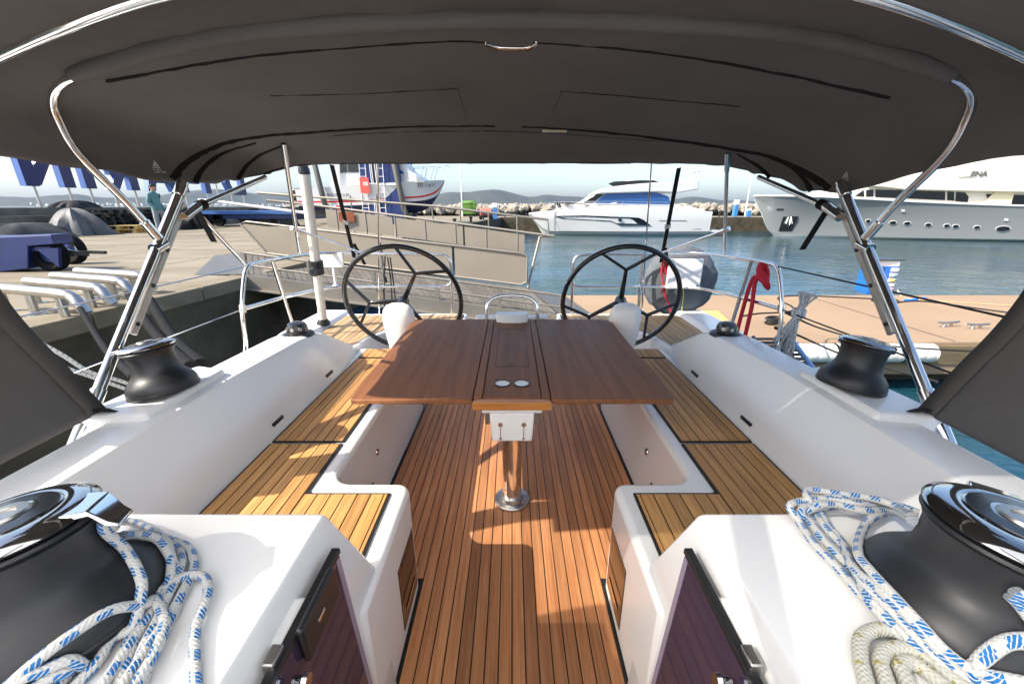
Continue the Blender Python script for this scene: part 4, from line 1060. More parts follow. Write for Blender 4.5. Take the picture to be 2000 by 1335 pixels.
# black control lines made fast by the left backstay
cl = thing('control_lines', PY(748,618,3.40), 'thin black control lines hanging beside the left backstay behind the wheel', 'rope')
for pts in ([(752,500),(751,540),(750,580),(754,622)], [(757,502),(763,545),(766,590),(770,626)], [(762,502),(768,550),(773,590),(778,626)]):
    obj('line', MB().tube(smooth_path([PY(x,y,3.395) for x, y in pts],5), 0.006, 6), ROPEB, cl)
obj('cleat_knot', MB().tube([PY(751,540,3.39),PY(754,552,3.39)], 0.014, 8), ROPEB, cl)
# ================================================================ far shore
HILL = mat('scrub_hillside', (0.035,0.042,0.035), 0.95, noise=0.5, nscale=0.004, col2=(0.07,0.07,0.055))
prof = [(-500,390),(-300,388),(-150,384),(0,383),(50,386),(110,381),(150,379),(200,386),(240,386),(300,384),(350,375),(420,369),(470,374),(500,379),(560,377),(600,379),(700,388),(800,390),(835,385),(870,375),(900,376),(930,373),(955,371),(972,369),(990,374),(1015,381),(1040,385),(1065,380),(1085,381),(1110,384),(1130,384),(1145,386),(1200,389),(1300,390),(1330,387),(1355,384),(1380,386),(1400,391),(1420,392),(1440,391),(1480,394),(1600,397),(1900,398),(2500,400)]
hx = [p[0] for p in prof]; hy = [p[1] for p in prof]
rg = random.Random(21); rows = []
fr_ = [(0.86,0.0),(0.89,0.12),(0.92,0.34),(0.95,0.6),(0.975,0.84),(1.0,1.0),(1.03,0.8),(1.08,0.35),(1.14,-0.02)]
xs_ = [ -480 + 14*i for i in range(210)]
ph = [rg.uniform(0,6) for _ in range(8)]
for f, hk in fr_:
    row = []
    for xp in xs_:
        yy = interp(hx, hy, xp) + 0.5*math.sin(xp*0.11+ph[0]) + 0.35*math.sin(xp*0.23+ph[1])
        d0 = 6200 + 350*math.sin(xp*0.008+ph[2]) + (500 if xp < 650 else 0)
        dd = ray(xp, yy); t_ = d0 / math.hypot(dd.x, dd.y)
        top = H + dd.z*t_
        k = max(0, hk + (0.07*math.sin(xp*0.06+f*40)+0.05*math.sin(xp*0.15+f*90) if 0 < hk < 1 else 0))
        w = t_*f
        row.append((dd.x*w, dd.y*w, WATER - 1 + (top - WATER + 1)*k))
    rows.append(row)
hills = obj('hills', MB().loft(rows), HILL); tag(hills, kind='structure')
# the white village along that shore, too far to count
vm = MB(); rv = random.Random(4)
for k in range(520):
    xp = rv.choice([rv.uniform(60,620), rv.uniform(380,480), rv.uniform(930,1130), rv.uniform(960,1030)])
    dd = ray(xp, 400); d0 = (6200 + 350*math.sin(xp*0.008+ph[2]) + (500 if xp < 650 else 0))*rv.uniform(0.868,0.90)/math.hypot(dd.x, dd.y)
    c = Vector((dd.x*d0, dd.y*d0, 0)); w = rv.uniform(9,20); h_ = rv.uniform(7,13); f = d0*math.hypot(dd.x,dd.y)
    zz = rv.uniform(0, 26)
    vm.box(c.x-w/2, c.x+w/2, c.y-6, c.y+6, zz-8, zz+h_)
tag(obj('village', vm, mat('village_plaster', (0.75,0.70,0.63), 0.9), smooth=False), 'white houses scattered along the far shore', 'houses', kind='stuff')

# ================================================================ breakwater rocks
rk = MB(); rr2 = random.Random(9)
def rock(mb, c, r):
    ico = [(0,0,1),(0.894,0,0.447),(0.276,0.851,0.447),(-0.724,0.526,0.447),(-0.724,-0.526,0.447),(0.276,-0.851,0.447),(0.724,0.526,-0.447),(-0.276,0.851,-0.447),(-0.894,0,-0.447),(-0.276,-0.851,-0.447),(0.724,-0.526,-0.447),(0,0,-1)]
    fs = [(0,1,2),(0,2,3),(0,3,4),(0,4,5),(0,5,1),(1,6,2),(2,7,3),(3,8,4),(4,9,5),(5,10,1),(2,6,7),(3,7,8),(4,8,9),(5,9,10),(1,10,6),(11,7,6),(11,8,7),(11,9,8),(11,10,9),(11,6,10)]
    e = Vector((rr2.uniform(0.7,1.3), rr2.uniform(0.7,1.3), rr2.uniform(0.55,0.95)))
    Mx = Matrix.Rotation(rr2.uniform(0,6.28),3,'Z') @ Matrix.Rotation(rr2.uniform(-0.5,0.5),3,'X')
    mb.add([Vector(c) + Mx @ Vector((v[0]*e.x*r*rr2.uniform(0.8,1.2), v[1]*e.y*r*rr2.uniform(0.8,1.2), v[2]*e.z*r*rr2.uniform(0.8,1.2))) for v in ico], fs)
for k in range(1500):
    x = rr2.uniform(-12, 78); v = rr2.random()
    rock(rk, (x, 47.2 + v*5.5, QUAY + 0.1 + 0.75*math.sin(math.pi*min(1, v*1.35+0.12)) - 1.6*max(0, v-0.62)), rr2.uniform(0.3,0.75))
for k in range(500):     # more of them seaward of the left wall
    x = rr2.uniform(-26, -11); v = rr2.random()
    rock(rk, (x, 46.5 + v*6, 0.3 + 0.8*math.sin(math.pi*v)), rr2.uniform(0.3,0.8))
tag(obj('breakwater_rocks', rk, ROCKM, smooth=False), 'bank of pale limestone boulders along the outer breakwater', 'rocks', kind='stuff')

# ================================================================ sea wall and blue letters
SW = mat('sea_wall_concrete', srgb('#57524a'), 0.95, noise=0.35, nscale=1.4, bump=0.5, bscale=4, col2=srgb('#837c70'))
wl = [(-17.2,-6),(-17.2,11),(-17.2,28),(-17.2,45.5)]
sw = thing('sea_wall', (-17.8, 15, QUAY), 'stepped dark concrete sea wall behind the quay under blue letters', 'wall')
def wallstrip(off0, off1, z0, z1):
    a = [(x-off0,y_) for x, y_ in wl]; b = [(x-off1,y_) for x, y_ in wl]
    mb = MB()
    rows = [[(p[0],p[1],z0) for p in a],[(p[0],p[1],z1) for p in a],[(p[0],p[1],z1) for p in b],[(p[0],p[1],z0) for p in b]]
    return mb.loft(rows)
obj('lower_tier', wallstrip(0, 1.2, QUAY-0.3, 1.08), SW, sw, smooth=False)
obj('upper_tier', wallstrip(0.45, 1.19, 1.08, 1.36), SW, sw, smooth=False)
LB = mat('letter_blue_shaded', (0.004,0.012,0.10), 0.35); LS = mat('letter_blue_sunlit', (0.09,0.17,0.45), 0.4)  # one blue letter: faces coloured dark as shaded, sides pale as sunlit
def wx(Y): return interp([p[1] for p in wl], [p[0] for p in wl], Y) - 0.8
LH, LZ = 1.92, 2.12
def stroke(mb, u0, v0, u1, v1, w, k):
    # stroke in letter plane (u along the wall, v up), w wide horizontally when slanted
    if abs(v1-v0) > 0.3: q = [(u0-w/2,v0),(u0+w/2,v0),(u1+w/2,v1),(u1-w/2,v1)]
    else: q = [(u0,v0-w/2),(u1,v0-w/2),(u1,v0+w/2),(u0,v0+w/2)]
    T = 0.12 + 0.003*k
    X0 = [wx(a)+T for a, _ in q]
    f = [(wx(a)+T, a, LZ+b) for a, b in q] + [(wx(a)-T, a, LZ+b) for a, b in q]
    m0 = mb.mi
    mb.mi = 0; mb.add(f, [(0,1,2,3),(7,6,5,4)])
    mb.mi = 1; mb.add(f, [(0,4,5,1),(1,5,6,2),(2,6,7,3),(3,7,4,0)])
    mb.mi = m0
def letter(ch, y0, y1, strokes, posts):
    y0 *= 1.237; y1 *= 1.237
    t = thing('wall_letter', (wx((y0+y1)/2), (y0+y1)/2, 1.36), 'big blue letter %s on steel posts over the sea wall, seen from behind' % ch, 'letter', 'big blue letters on the sea wall')
    mb = MB(); W = 0.40
    for k, (a, b, c, d, w) in enumerate(strokes): stroke(mb, lerp(y0,y1,a), b*LH, lerp(y0,y1,c), d*LH, w, k)
    obj('letter_body', mb, [LB, LS], t, smooth=False, fix=False)
    for p in posts:
        yy = lerp(y0, y1, p)
        obj('post', MB().tube([(wx(yy),yy,1.34),(wx(yy),yy,LZ+0.12)], 0.045, 10), BRUSH, t)
w = 0.45
letter('N', 12.7, 14.2, [(0.14,0,0.14,1,w),(0.86,0,0.86,1,w),(0.16,0.02,0.84,0.98,w*1.1)], (0.2,0.86))
letter('I', 14.48, 14.9, [(0.5,0,0.5,1,w)], (0.5,))
letter('R', 15.3, 16.6, [(0.84,0,0.84,1,w),(0.18,0,0.55,0.45,w),(0.15,0.42,0.8,0.42,w*0.9),(0.15,0.92,0.8,0.92,0.34),(0.16,0.42,0.16,0.95,w)], (0.2,0.86))
letter('A', 16.9, 18.55, [(0.13,0,0.46,1,w),(0.87,0,0.54,1,w),(0.22,0.30,0.78,0.30,0.34)], (0.14,0.88))
letter('M', 18.7, 20.5, [(0.11,0,0.11,1,w),(0.89,0,0.89,1,w),(0.5,0.25,0.16,0.98,w),(0.5,0.25,0.84,0.98,w)], (0.12,0.88))
letter('D', 21.5, 23.2, [(0.87,0,0.87,1,w),(0.30,0.09,0.8,0.09,0.38),(0.30,0.91,0.8,0.91,0.38),(0.16,0.34,0.16,0.7,w),(0.30,0.04,0.15,0.36,w),(0.15,0.66,0.30,0.96,w)], (0.3,0.86))
letter('dash', 20.75, 21.25, [(0,0.45,1,0.45,0.36)], ())
# the dash is carried by its own rail
d_ = [o for o in bpy.data.objects if o.get('label','').startswith('big blue letter dash')][0]; d_['label'] = 'short blue dash between big letters on the sea wall, on one post'
obj('post', MB().tube([(wx(26.0),26.0,1.34),(wx(26.0),26.0,LZ+0.9)], 0.045, 10), BRUSH, d_)

# ================================================================ clutter on the quay
DKW = wood_mat('dark_timber', (0.02,0.018,0.016), (0.06,0.052,0.045), 0.8, (3,3,3), 0.3)
YW = wood_mat('new_timber', srgb('#b58f4b'), srgb('#dcc07d'), 0.8, (3,3,3), 0.1)
def pallet(c, rz, m, label, lw=1.2, ld=0.8, group='pallets by the sea wall', name='pallet'):
    t = thing(name, c, label, 'pallet', group)
    Mx = Matrix.Translation(c) @ Matrix.Rotation(rz, 4, 'Z')
    def part(nm, *a):
        mb = MB().box(*a); mb.v = [tuple(Mx @ Vector(v)) for v in mb.v]; obj(nm, mb, m, t, smooth=False)
    for k in range(5): part('slat', -lw/2, lw/2, -ld/2+k*ld/5, -ld/2+(k+0.75)*ld/5, 0.122, 0.144)
    for x in (-lw/2+0.05, 0, lw/2-0.05):
        for y_ in (-ld/2+0.06, 0, ld/2-0.06): part('block', x-0.06, x+0.06, y_-0.05, y_+0.05, 0.022, 0.121)
        part('skid', x-0.062, x+0.062, -ld/2, ld/2, 0, 0.0215)
    return t
rp = random.Random(6)
def on_wall(xp, X): p = PX(xp, 450, X); return Vector((p.x, p.y, QUAY))
base = on_wall(238, -15.5)
pallet(base, R(20), YW, 'fresh yellow wooden pallet lying before the dark timber stacks')
pallet(base+Vector((0.05,0.02,0.147)), R(22), YW, 'second yellow pallet laid on top of the other yellow one')
for j, (xp, yp) in enumerate(((186,-16.4),(222,-16.4),(268,-16.4),(306,-16.4))):
    b0 = on_wall(xp, yp)
    for k in range(5 + (j % 2)):
        pallet(b0+Vector((rp.uniform(-0.08,0.08), rp.uniform(-0.08,0.08), 0.147*k)), R(-75+rp.uniform(-6,6)), DKW, '%s pallet from the ground in the %s dark pallet stack from the left' % (('lowest','second','third','fourth','fifth','sixth')[k], ('first','second','third','fourth')[j]), group='dark pallet stacks')
# grey tarpaulin heap
def heap(name, c, rx, ry, h, m, label, seed, cat='tarpaulin'):
    r_ = random.Random(seed); rows = []; NA = 40
    ph_ = [r_.uniform(0,6) for _ in range(6)]
    for i in range(9):
        k = i/8; row = []
        for a_ in range(NA):
            a = 2*math.pi*a_/NA
            f = 1 + 0.16*math.sin(3*a+ph_[0]) + 0.10*math.sin(7*a+ph_[1]+k*3) + 0.05*math.sin(13*a+ph_[2])
            rad = (1-k)**0.75
            row.append((c[0]+rx*rad*f*math.cos(a), c[1]+ry*rad*f*math.sin(a), c[2]+h*(1-(1-k)**1.7)*(1+0.16*math.sin(5*a+ph_[3])*(1-k)+0.08*math.sin(11*a+ph_[4])*(1-k)) ))
        rows.append(row)
    o = obj(name, MB().loft(rows, closed=True, cap=True), m); tag(o, label, cat, 'tarpaulins on the quay'); return o
TARP = mat('grey_tarp', (0.10,0.10,0.10), 0.6, noise=0.4, nscale=3, bump=0.6, bscale=4)
heap('tarpaulin_heap', on_wall(152,-15.9), 1.0, 0.8, 0.95, TARP, 'crumpled grey tarpaulin heap left of the yellow pallets', 2)
heap('covered_stack', on_wall(45,-15.9), 0.8, 1.9, 0.5, mat('dark_tarp', (0.035,0.033,0.03), 0.6, noise=0.5, nscale=2, bump=0.6, bscale=3), 'long low heap under dark tarpaulin behind the blue trailer', 8)
heap('rag_heap', Vector((-18.0, PX(150,408,-18.0).y, 1.355)), 0.4, 0.9, 0.28, mat('black_rags', (0.02,0.02,0.02), 0.8, noise=0.4, nscale=3), 'black bundle lying on top of the sea wall', 12)
heap('wheel_bundle', PZ(378,447,QUAY), 0.75, 0.6, 0.75, RUBBER, 'round black bundle on the quay behind the main bimini pole', 14, 'bundle')

# blue trailer at the left edge
TRB = mat('trailer_blue', (0.006,0.020,0.105), 0.45, noise=0.2, nscale=3)
tr = thing('blue_trailer', PZ(60,530,QUAY), 'dark blue yard trailer with a black wheel at the left edge', 'trailer')
wc = PZ(93,531,QUAY) + Vector((0,0,0.265)); Yt = wc.y
body = [(x,y) for x, y in ((-160,462),(0,462),(100,458),(104,470),(108,477),(55,481),(55,525),(0,531),(-160,540))]
P2 = [PY(x, y, Yt-0.05) for x, y in body]
mb = MB(); nn = len(P2); B2 = [p + Vector((-0.12,0.4,0)) for p in P2]
mb.add(P2 + B2, [tuple(range(nn)), tuple(range(nn,2*nn))] + [(i,(i+1) % nn,nn+(i+1) % nn,nn+i) for i in range(nn)])
obj('body', mb, TRB, tr, bevel=0.015, smooth=False)
for dy, dxx in ((0.12,0),(0.95,-0.55)):
    w_ = obj('wheel', MB().lathe([(0,-0.02),(0.13,-0.02),(0.15,-0.06),(0.225,-0.085),(0.26,-0.06),(0.265,0),(0.26,0.06),(0.225,0.085),(0.15,0.06),(0.13,0.02),(0,0.02)], wc+Vector((dxx,dy,0)), 32, (0,1,0)), RUBBER, tr)
    obj('rim', MB().lathe([(0,-0.035),(0.04,-0.035),(0.05,-0.03),(0.12,-0.025),(0.125,0)], wc+Vector((dxx,dy-0.01,0)), 24, (0,1,0)), NAVYP, w_)
tri = [PY(x, y, Yt-0.06) for x, y in ((72,487),(113,484),(115,522))]
obj('wheel_bracket', MB().add(tri + [p+Vector((0,0.05,0)) for p in tri], [(0,1,2),(5,4,3),(0,3,4,1),(1,4,5,2),(2,5,3,0)]), TRB, tr, smooth=False)
obj('chassis', MB().beam(PY(58,486,Yt+0.1), PY(112,484,Yt+0.1), 0.2, 0.06), TRB, tr)
dw = obj('drawbar', MB().beam(PY(112,490,Yt+0.2), PY(170,496,Yt+0.2), 0.07, 0.07).beam(PY(113,497,Yt+0.1), PY(170,493,Yt+0.2), 0.06, 0.06).beam(PY(168,492,Yt+0.2), PY(206,493,Yt+0.2), 0.05, 0.05), BLACK, tr)
obj('handle', MB().tube([PY(137,491,Yt+0.2),PY(132,483,Yt+0.2),PY(146,482,Yt+0.2),PY(150,491,Yt+0.2)], 0.012, 8), BRUSH, dw)

# four stainless mooring bars
for k in range(4):
    e = Vector((-4.13-0.10*k, 3.62+0.36*k, QUAY)); dv = Vector((-1,0.30,0)).normalized(); zb = 0.235
    t = thing('mooring_bar', e, '%s of the four bent stainless mooring bars on the quay edge' % ('nearest','second nearest','third nearest','farthest')[k], 'bollard', 'stainless mooring bars')
    path = [e + Vector((0.17,-0.02,0.06)), e + Vector((0.13,-0.02,0.14)), e + Vector((0.06,0,0.21)), e + Vector((-0.05,0.01,zb)), e + dv*0.5 + Vector((0,0,zb)), e + dv*1.05 + Vector((0,0,zb))]
    bar = obj('bar', MB().tube(smooth_path(path,5), 0.047, 18), BRUSH, t)
    for q_ in (0.10, 0.55, 1.0):
        f = e + dv*q_
        lg = obj('leg', MB().tube([f + Vector((0,0,0.006)), f + Vector((0,0,zb-0.02))], 0.034, 14), BRUSH, t)
        obj('foot_plate', MB().lathe([(0,0.008),(0.075,0.008),(0.078,0)], f, 20), BRUSH, lg)
# thick black snubber hoses and lines down to our hull
for i, (a, b, r_, lab) in enumerate(((PZ(250,572,QUAY+0.1), PX(372,716,-1.97), 0.038, 'thick black rubber snubber running down from the mooring bars'), (PZ(292,585,QUAY+0.08), PX(392,712,-1.97), 0.042, 'second thick black snubber, right of the other one'), (PZ(157,602,QUAY+0.12), PX(262,735,-1.97), 0.022, 'black mooring line from the nearest stainless bar'))):
    m_ = (a+b)/2 - Vector((0,0,0.12))
    o = obj('snubber', MB().tube(smooth_path([a,m_,b],8), r_, 12), RUBBER); tag(o, lab, 'mooring line', 'mooring lines on the left')
for i, (pts, lab) in enumerate((([(60,660),(120,692),(175,726),(230,742),(290,762),(350,778)], 'upper grey mooring rope along the dark quay wall'), ([(60,690),(120,715),(180,736),(225,752),(290,776),(350,796)], 'lower grey mooring rope along the dark quay wall'))):
    o = obj('mooring_rope', MB().tube(smooth_path([PX(x,y,-2.6) for x,y in pts],6), 0.012, 8), ROPEG); tag(o, lab, 'mooring line', 'mooring lines on the left')

# ================================================================ gangway from quay to pontoon
gw = thing('gangway', (-1.5, 6.9, PONT), 'wide aluminium gangway with plank deck and sheet-metal parapet, quay to pontoon', 'gangway')
ALU = mat('gangway_aluminium', srgb('#8a8378'), 0.5, metal=0.35, noise=0.1, nscale=2.5, rvar=0.1)
ALUS = mat('parapet_sheet', srgb('#8d8476'), 0.55, metal=0.25, noise=0.1, nscale=0.8)
DECKW = wood_mat('gangway_boards', srgb('#4c4740'), srgb('#726b60'), 0.8, (40,3,40), 0.2)
nA, nB = Vector((-3.95,5.95,0.44)), Vector((0.75,5.95,-0.20))
fA, fB = Vector((-5.6,8.55,0.47)), Vector((0.30,7.95,-0.15))
obj('near_beam', MB().beam(nA-Vector((0,0,0.10)), nB-Vector((0,0,0.10)), 0.06, 0.20), ALU, gw, smooth=False)
obj('beam_flange', MB().beam(nA-Vector((0,0.04,0.205)), nB-Vector((0,0.04,0.205)), 0.14, 0.016), ALU, gw, smooth=False)
obj('far_beam', MB().beam(fA-Vector((0,0,0.10)), fB-Vector((0,0,0.10)), 0.06, 0.20), ALU, gw, smooth=False)
ND = 46
for k in range(ND):
    a0, a1 = (k+0.04)/ND, (k+0.96)/ND
    p = [lerp(nA,nB,a0), lerp(nA,nB,a1), lerp(fA,fB,a1), lerp(fA,fB,a0)]
    obj('deck_board', MB().hexa([q_+Vector((0,0,-0.035)) for q_ in p] + [q_+Vector((0,0,0.002)) for q_ in p]), DECKW, gw, smooth=False)
# low near-side rails
for hh, rad in ((0.14,0.016),(0.32,0.018)):
    obj('near_rail', MB().tube([lerp(nA,nB,0.0)+Vector((0,0,hh)), lerp(nA,nB,1.0)+Vector((0,0,hh))], rad, 10), ALU, gw)
for k in range(6):
    q_ = lerp(nA, nB, k/5)
    obj('near_post', MB().beam(q_+Vector((0,0,-0.2)), q_+Vector((0,0,0.33)), 0.05, 0.03, up=(0,1,0)), ALU, gw, smooth=False)
# parapet: panels low down, two handrails above, end loops
for k in range(4):
    a0, a1 = k/4+0.004, (k+1)/4-0.004
    p0, p1 = lerp(fA,fB,a0), lerp(fA,fB,a1)
    lo, hi = 0.06, (0.66 if k else 0.60)
    q_ = [p0+Vector((0,0,lo)) , p1+Vector((0,0,lo)), p1+Vector((0,0,hi)), p0+Vector((0,0,hi))]
    if k == 0: q_[0] = lerp(q_[0], q_[1], 0.32); 
    obj('parapet_panel', MB().add(q_ + [v+Vector((0,0.02,0)) for v in q_], [(0,1,2,3),(7,6,5,4),(0,4,5,1),(1,5,6,2),(2,6,7,3),(3,7,4,0)]), ALUS, gw, smooth=False)
pl0, pl1 = fA+Vector((0,0,0.62)), fB+Vector((0,0,0.68))
frm = [lerp(fA,fB,0.08)+Vector((0,0,0.05)), fA+Vector((0,0,0.60)), fA+Vector((0.15,0,0.635)), fB+Vector((-0.12,0,0.68)), fB+Vector((0,0,0.62)), fB+Vector((0,0,0.12)), fB+Vector((-0.12,0,0.06)), lerp(fA,fB,0.08)+Vector((0,0,0.05))]
obj('panel_frame', MB().tube(frm, 0.022, 10), ALU, gw)
bO = Vector((0.0,0.45,0))
r0, r1 = fA+Vector((1.6,0.4,0.93)), fB+Vector((0.2,0.4,1.02))
for k in range(3):
    p0, p1 = lerp(r0,r1,k/3+0.004), lerp(r0,r1,(k+1)/3-0.05*(k==2)-0.004)
    obj('back_panel', MB().add([p0+Vector((0,0,-0.42)), p1+Vector((0,0,-0.42)), p1+Vector((0,0,-0.04)), p0+Vector((0,0,-0.04)), p0+Vector((0,0.02,-0.42)), p1+Vector((0,0.02,-0.42)), p1+Vector((0,0.02,-0.04)), p0+Vector((0,0.02,-0.04))], [(0,1,2,3),(7,6,5,4),(0,4,5,1),(1,5,6,2),(2,6,7,3),(3,7,4,0)]), ALUS, gw, smooth=False)
obj('handrail', MB().tube(smooth_path([r0+Vector((-1.2,0.0,0.12)), r0, r1, r1+Vector((0.06,0,-0.06)), fB+Vector((0.14,0.2,0.5)), fB+Vector((0.02,0,0.0))],3), 0.026, 12), ALU, gw)
obj('handrail', MB().tube([r0+Vector((-1.9,0.9,0.30)), lerp(r0,r1,0.5)+Vector((0,0.9,0.27)), r1+Vector((0.3,0.9,0.25)), r1+Vector((0.33,0.9,-0.1))], 0.026, 12), ALU, gw)
for k in range(7):
    q_ = lerp(r0, r1, (k+0.4)/7)
    obj('rail_post', MB().tube([q_+Vector((0,0.9,0.27)), q_+Vector((0,0.9,-0.9))], 0.016, 8), ALU, gw)
    obj('rail_post', MB().tube([q_+Vector((0,0.0,0)), q_+Vector((0,0.0,-0.9))], 0.012, 8), ALU, gw)
TREAD = mat('tread_plate', srgb('#6b6863'), 0.5, metal=0.5, bump=0.8, bscale=26)
p = [nA+Vector((-0.02,0.05,0.004)), nA+Vector((-0.95,0.2,-0.035)), fA+Vector((-0.75,0.1,-0.06)), fA+Vector((-0.02,0,0.004))]
obj('shore_flap', MB().hexa([v-Vector((0,0,0.012)) for v in p] + p), TREAD, gw, smooth=False)
p = [nB+Vector((0.02,0.05,0.0)), nB+Vector((0.62,0.15,-0.085)), fB+Vector((0.75,-0.1,-0.135)), fB+Vector((0.02,0,0.0))]
obj('pontoon_flap', MB().hexa([v-Vector((0,0,0.012)) for v in p] + p), TREAD, gw, smooth=False)
RB = mat('rust_sign', srgb('#8c4a2c'), 0.8, noise=0.3, nscale=8, stretch=(1,1,6))
s0 = PY(624,427,(fA.y+fB.y)/2+0.36)
sg_ = lerp(r0, r1, 0.12)
obj('notice_board', MB().box(sg_.x-0.20, sg_.x+0.12, sg_.y-0.06, sg_.y-0.045, sg_.z-0.25, sg_.z-0.05), RB, gw, smooth=False)

# ================================================================ pontoon furniture
pp = thing('power_pedestal', PZ(1725,575,PONT), 'bright blue service pedestal with white top standing on the pontoon', 'power pedestal')
b0 = PZ(1700,574,PONT); X0 = b0.x
def pd(x, y): return None
hx_ = 0.78
obj('cabinet', MB().hexa([(X0-0.08,b0.y,PONT),(X0+0.38,b0.y-0.05,PONT),(X0+0.42,b0.y+0.32,PONT),(X0-0.05,b0.y+0.36,PONT),(X0-0.08,b0.y,PONT+0.56),(X0+0.38,b0.y-0.05,PONT+0.56),(X0+0.42,b0.y+0.32,PONT+0.56),(X0-0.05,b0.y+0.36,PONT+0.56)]), BLUEP, pp, bevel=0.012)
hd = obj('lamp_head', MB().hexa([(X0-0.075,b0.y+0.005,PONT+0.562),(X0+0.375,b0.y-0.045,PONT+0.562),(X0+0.41,b0.y+0.31,PONT+0.562),(X0-0.045,b0.y+0.35,PONT+0.562),(X0-0.075,b0.y+0.005,PONT+0.68),(X0+0.375,b0.y-0.045,PONT+0.68),(X0+0.41,b0.y+0.31,PONT+0.68),(X0-0.045,b0.y+0.35,PONT+0.68)]), WHITE2, pp, bevel=0.008)
obj('lid', MB().box(X0-0.10,X0+0.44,b0.y-0.07,b0.y+0.38,PONT+0.681,PONT+0.70), BLACK, pp, bevel=0.005)
obj('door_seam', MB().box(X0+0.105,X0+0.113,b0.y-0.028,b0.y-0.015,PONT+0.03,PONT+0.55), CAULK, pp)
for zz, cc in ((0.50,'w'),(0.40,'b'),(0.30,'y'),(0.20,'w'),(0.11,'r')):
    so = obj('socket', MB().box(X0+0.22,X0+0.36,b0.y-0.085,b0.y-0.045,PONT+zz-0.035,PONT+zz+0.035), {'w':WHITE2,'b':WHITE2,'y':mat('cream_plastic',(0.7,0.6,0.35),0.5) if cc == 'y' else WHITE2,'r':WHITE2}[cc], pp, bevel=0.008)
    obj('socket_cap', MB().lathe([(0,0.03),(0.026,0.028),(0.03,0)], (X0+0.30,b0.y-0.085,PONT+zz), 14, (0.1,-1,-0.3)), {'w':WHITE2,'b':mat('sky_plastic',(0.12,0.42,0.75),0.5),'y':mat('ochre_plastic',(0.6,0.42,0.1),0.5),'r':mat('coral_plastic',(0.75,0.25,0.18),0.5)}[cc], so)
def lay(name, pts, r_, m, label, z=PONT+0.012, cat='cable', group='cables on the pontoon'):
    o = obj(name, MB().tube(smooth_path([PZ(x,y,z+(dz if len(p) > 2 else 0)) for p in pts for x, y, dz in [(p[0],p[1],p[2] if len(p) > 2 else 0)]],8), r_, 8), m); tag(o, label, cat, group); return o
lay('cable', [(1445,618),(1480,612),(1520,610),(1548,606),(1545,597),(1525,588),(1522,580),(1560,577),(1640,580),(1700,583)], 0.013, ROPEB, 'black cable snaking over the pontoon from the stern to the pedestal')
lay('cable', [(1700,583),(1720,588),(1745,592),(1755,588),(1740,583),(1710,581),(1703,586),(1730,592),(1800,588),(1930,605),(2060,622)], 0.013, ROPEB, 'black cable looping by the pedestal and running off to the right')
lay('cable', [(1765,582),(1830,588),(1930,594),(2050,600)], 0.009, mat('buff_line',(0.55,0.35,0.2),0.8), 'thin tan cable running right from the blue plugs')
lay('hose', [(1742,530,0.28),(1746,545,0.2),(1752,565,0.08),(1760,577,0)], 0.014, mat('cream_hose',(0.7,0.62,0.45),0.6), 'cream hose drooping from the pedestal to the pontoon')
for k, (xp, yp) in enumerate(((1736,576),(1772,586),(1786,585),(1803,583),(1722,588))):
    c = PZ(xp, yp, PONT+0.03)
    o = obj('cable_plug', MB().tube([c-Vector((0.05,0,0)), c-Vector((0.01,0,0)), c+Vector((0.0,0,0)), c+Vector((0.055,0.01,0))], [0.018,0.022,0.03,0.026], 12), BLUEP if k != 4 else WHITE2)
    tag(o, ('pale blue plug hanging at the foot of the pedestal','leftmost blue plug lying right of the pedestal','middle blue plug lying right of the pedestal','rightmost small plug lying right of the pedestal','white plug lying in the cable loop')[k], 'plug', 'plugs on the pontoon')
# long white fender rolls against the pontoon edge
FEND = mat('fender_vinyl', (0.78,0.76,0.68), 0.5, noise=0.05, nscale=3)
for k, (xa, xb) in enumerate(((1568,1702),(1704,1832))):
    a = PY(xa,655,4.86); b = PY(xb,660,4.86); a.z = b.z = -0.40
    t = thing('dock_fender', (a+b)/2-Vector((0,0,0.12)), ('left' if k == 0 else 'right') + ' one of two long white fender rolls along the pontoon edge', 'fender', 'white fender rolls')
    d = (b-a); L_ = d.length; d.normalize()
    pr = [(0.0,0),(0.09,0.0),(0.122,0.03)] + [(0.122 - (0.006 if (j % 6) == 0 else 0), 0.06 + (L_-0.12)*j/36) for j in range(37)] + [(0.122,L_-0.03),(0.09,L_),(0,L_)]
    obj('roll', MB().lathe(pr, a, 28, d), FEND, t)
    obj('strap', MB().lathe([(0.124,L_*0.5-0.02),(0.126,L_*0.5-0.015),(0.126,L_*0.5+0.015),(0.124,L_*0.5+0.02)], a, 28, d), STRIPE, t)
# cleats
for k, (xp, yp, rz) in enumerate(((1850,638,0.1),(1906,642,0.0),(1508,632,0.4))):
    c = PZ(xp, yp, PONT)
    t = thing('mooring_cleat', c, ('steel cleat on the pontoon above the right fender roll','steel cleat on the pontoon beside the right sprayhood edge','cleat wrapped with dark rope on the pontoon behind the red hank')[k], 'cleat', 'pontoon cleats')
    ex = Vector((math.cos(rz), math.sin(rz), 0))
    obj('horn', MB().tube(smooth_path([c-ex*0.17+Vector((0,0,0.075)), c-ex*0.08+Vector((0,0,0.065)), c+ex*0.08+Vector((0,0,0.065)), c+ex*0.17+Vector((0,0,0.075))],4), 0.016, 10), BRUSH, t)
    for s_ in (-1,1): obj('leg', MB().tube([c+ex*0.06*s_, c+ex*0.05*s_+Vector((0,0,0.06))], [0.022,0.016], 10), BRUSH, t)
    if k == 2:
        w_ = MB()
        for j in range(4): w_.tube([c + ex*(0.13*math.cos(a)) + Vector((-0.05*math.sin(a)*0.4, 0.07*math.sin(a), 0.03+0.02*j)) for a in [2*math.pi*q_/18 for q_ in range(18)]], 0.018, 8, closed=True)
        obj('rope_turns', w_, ROPEB, t)
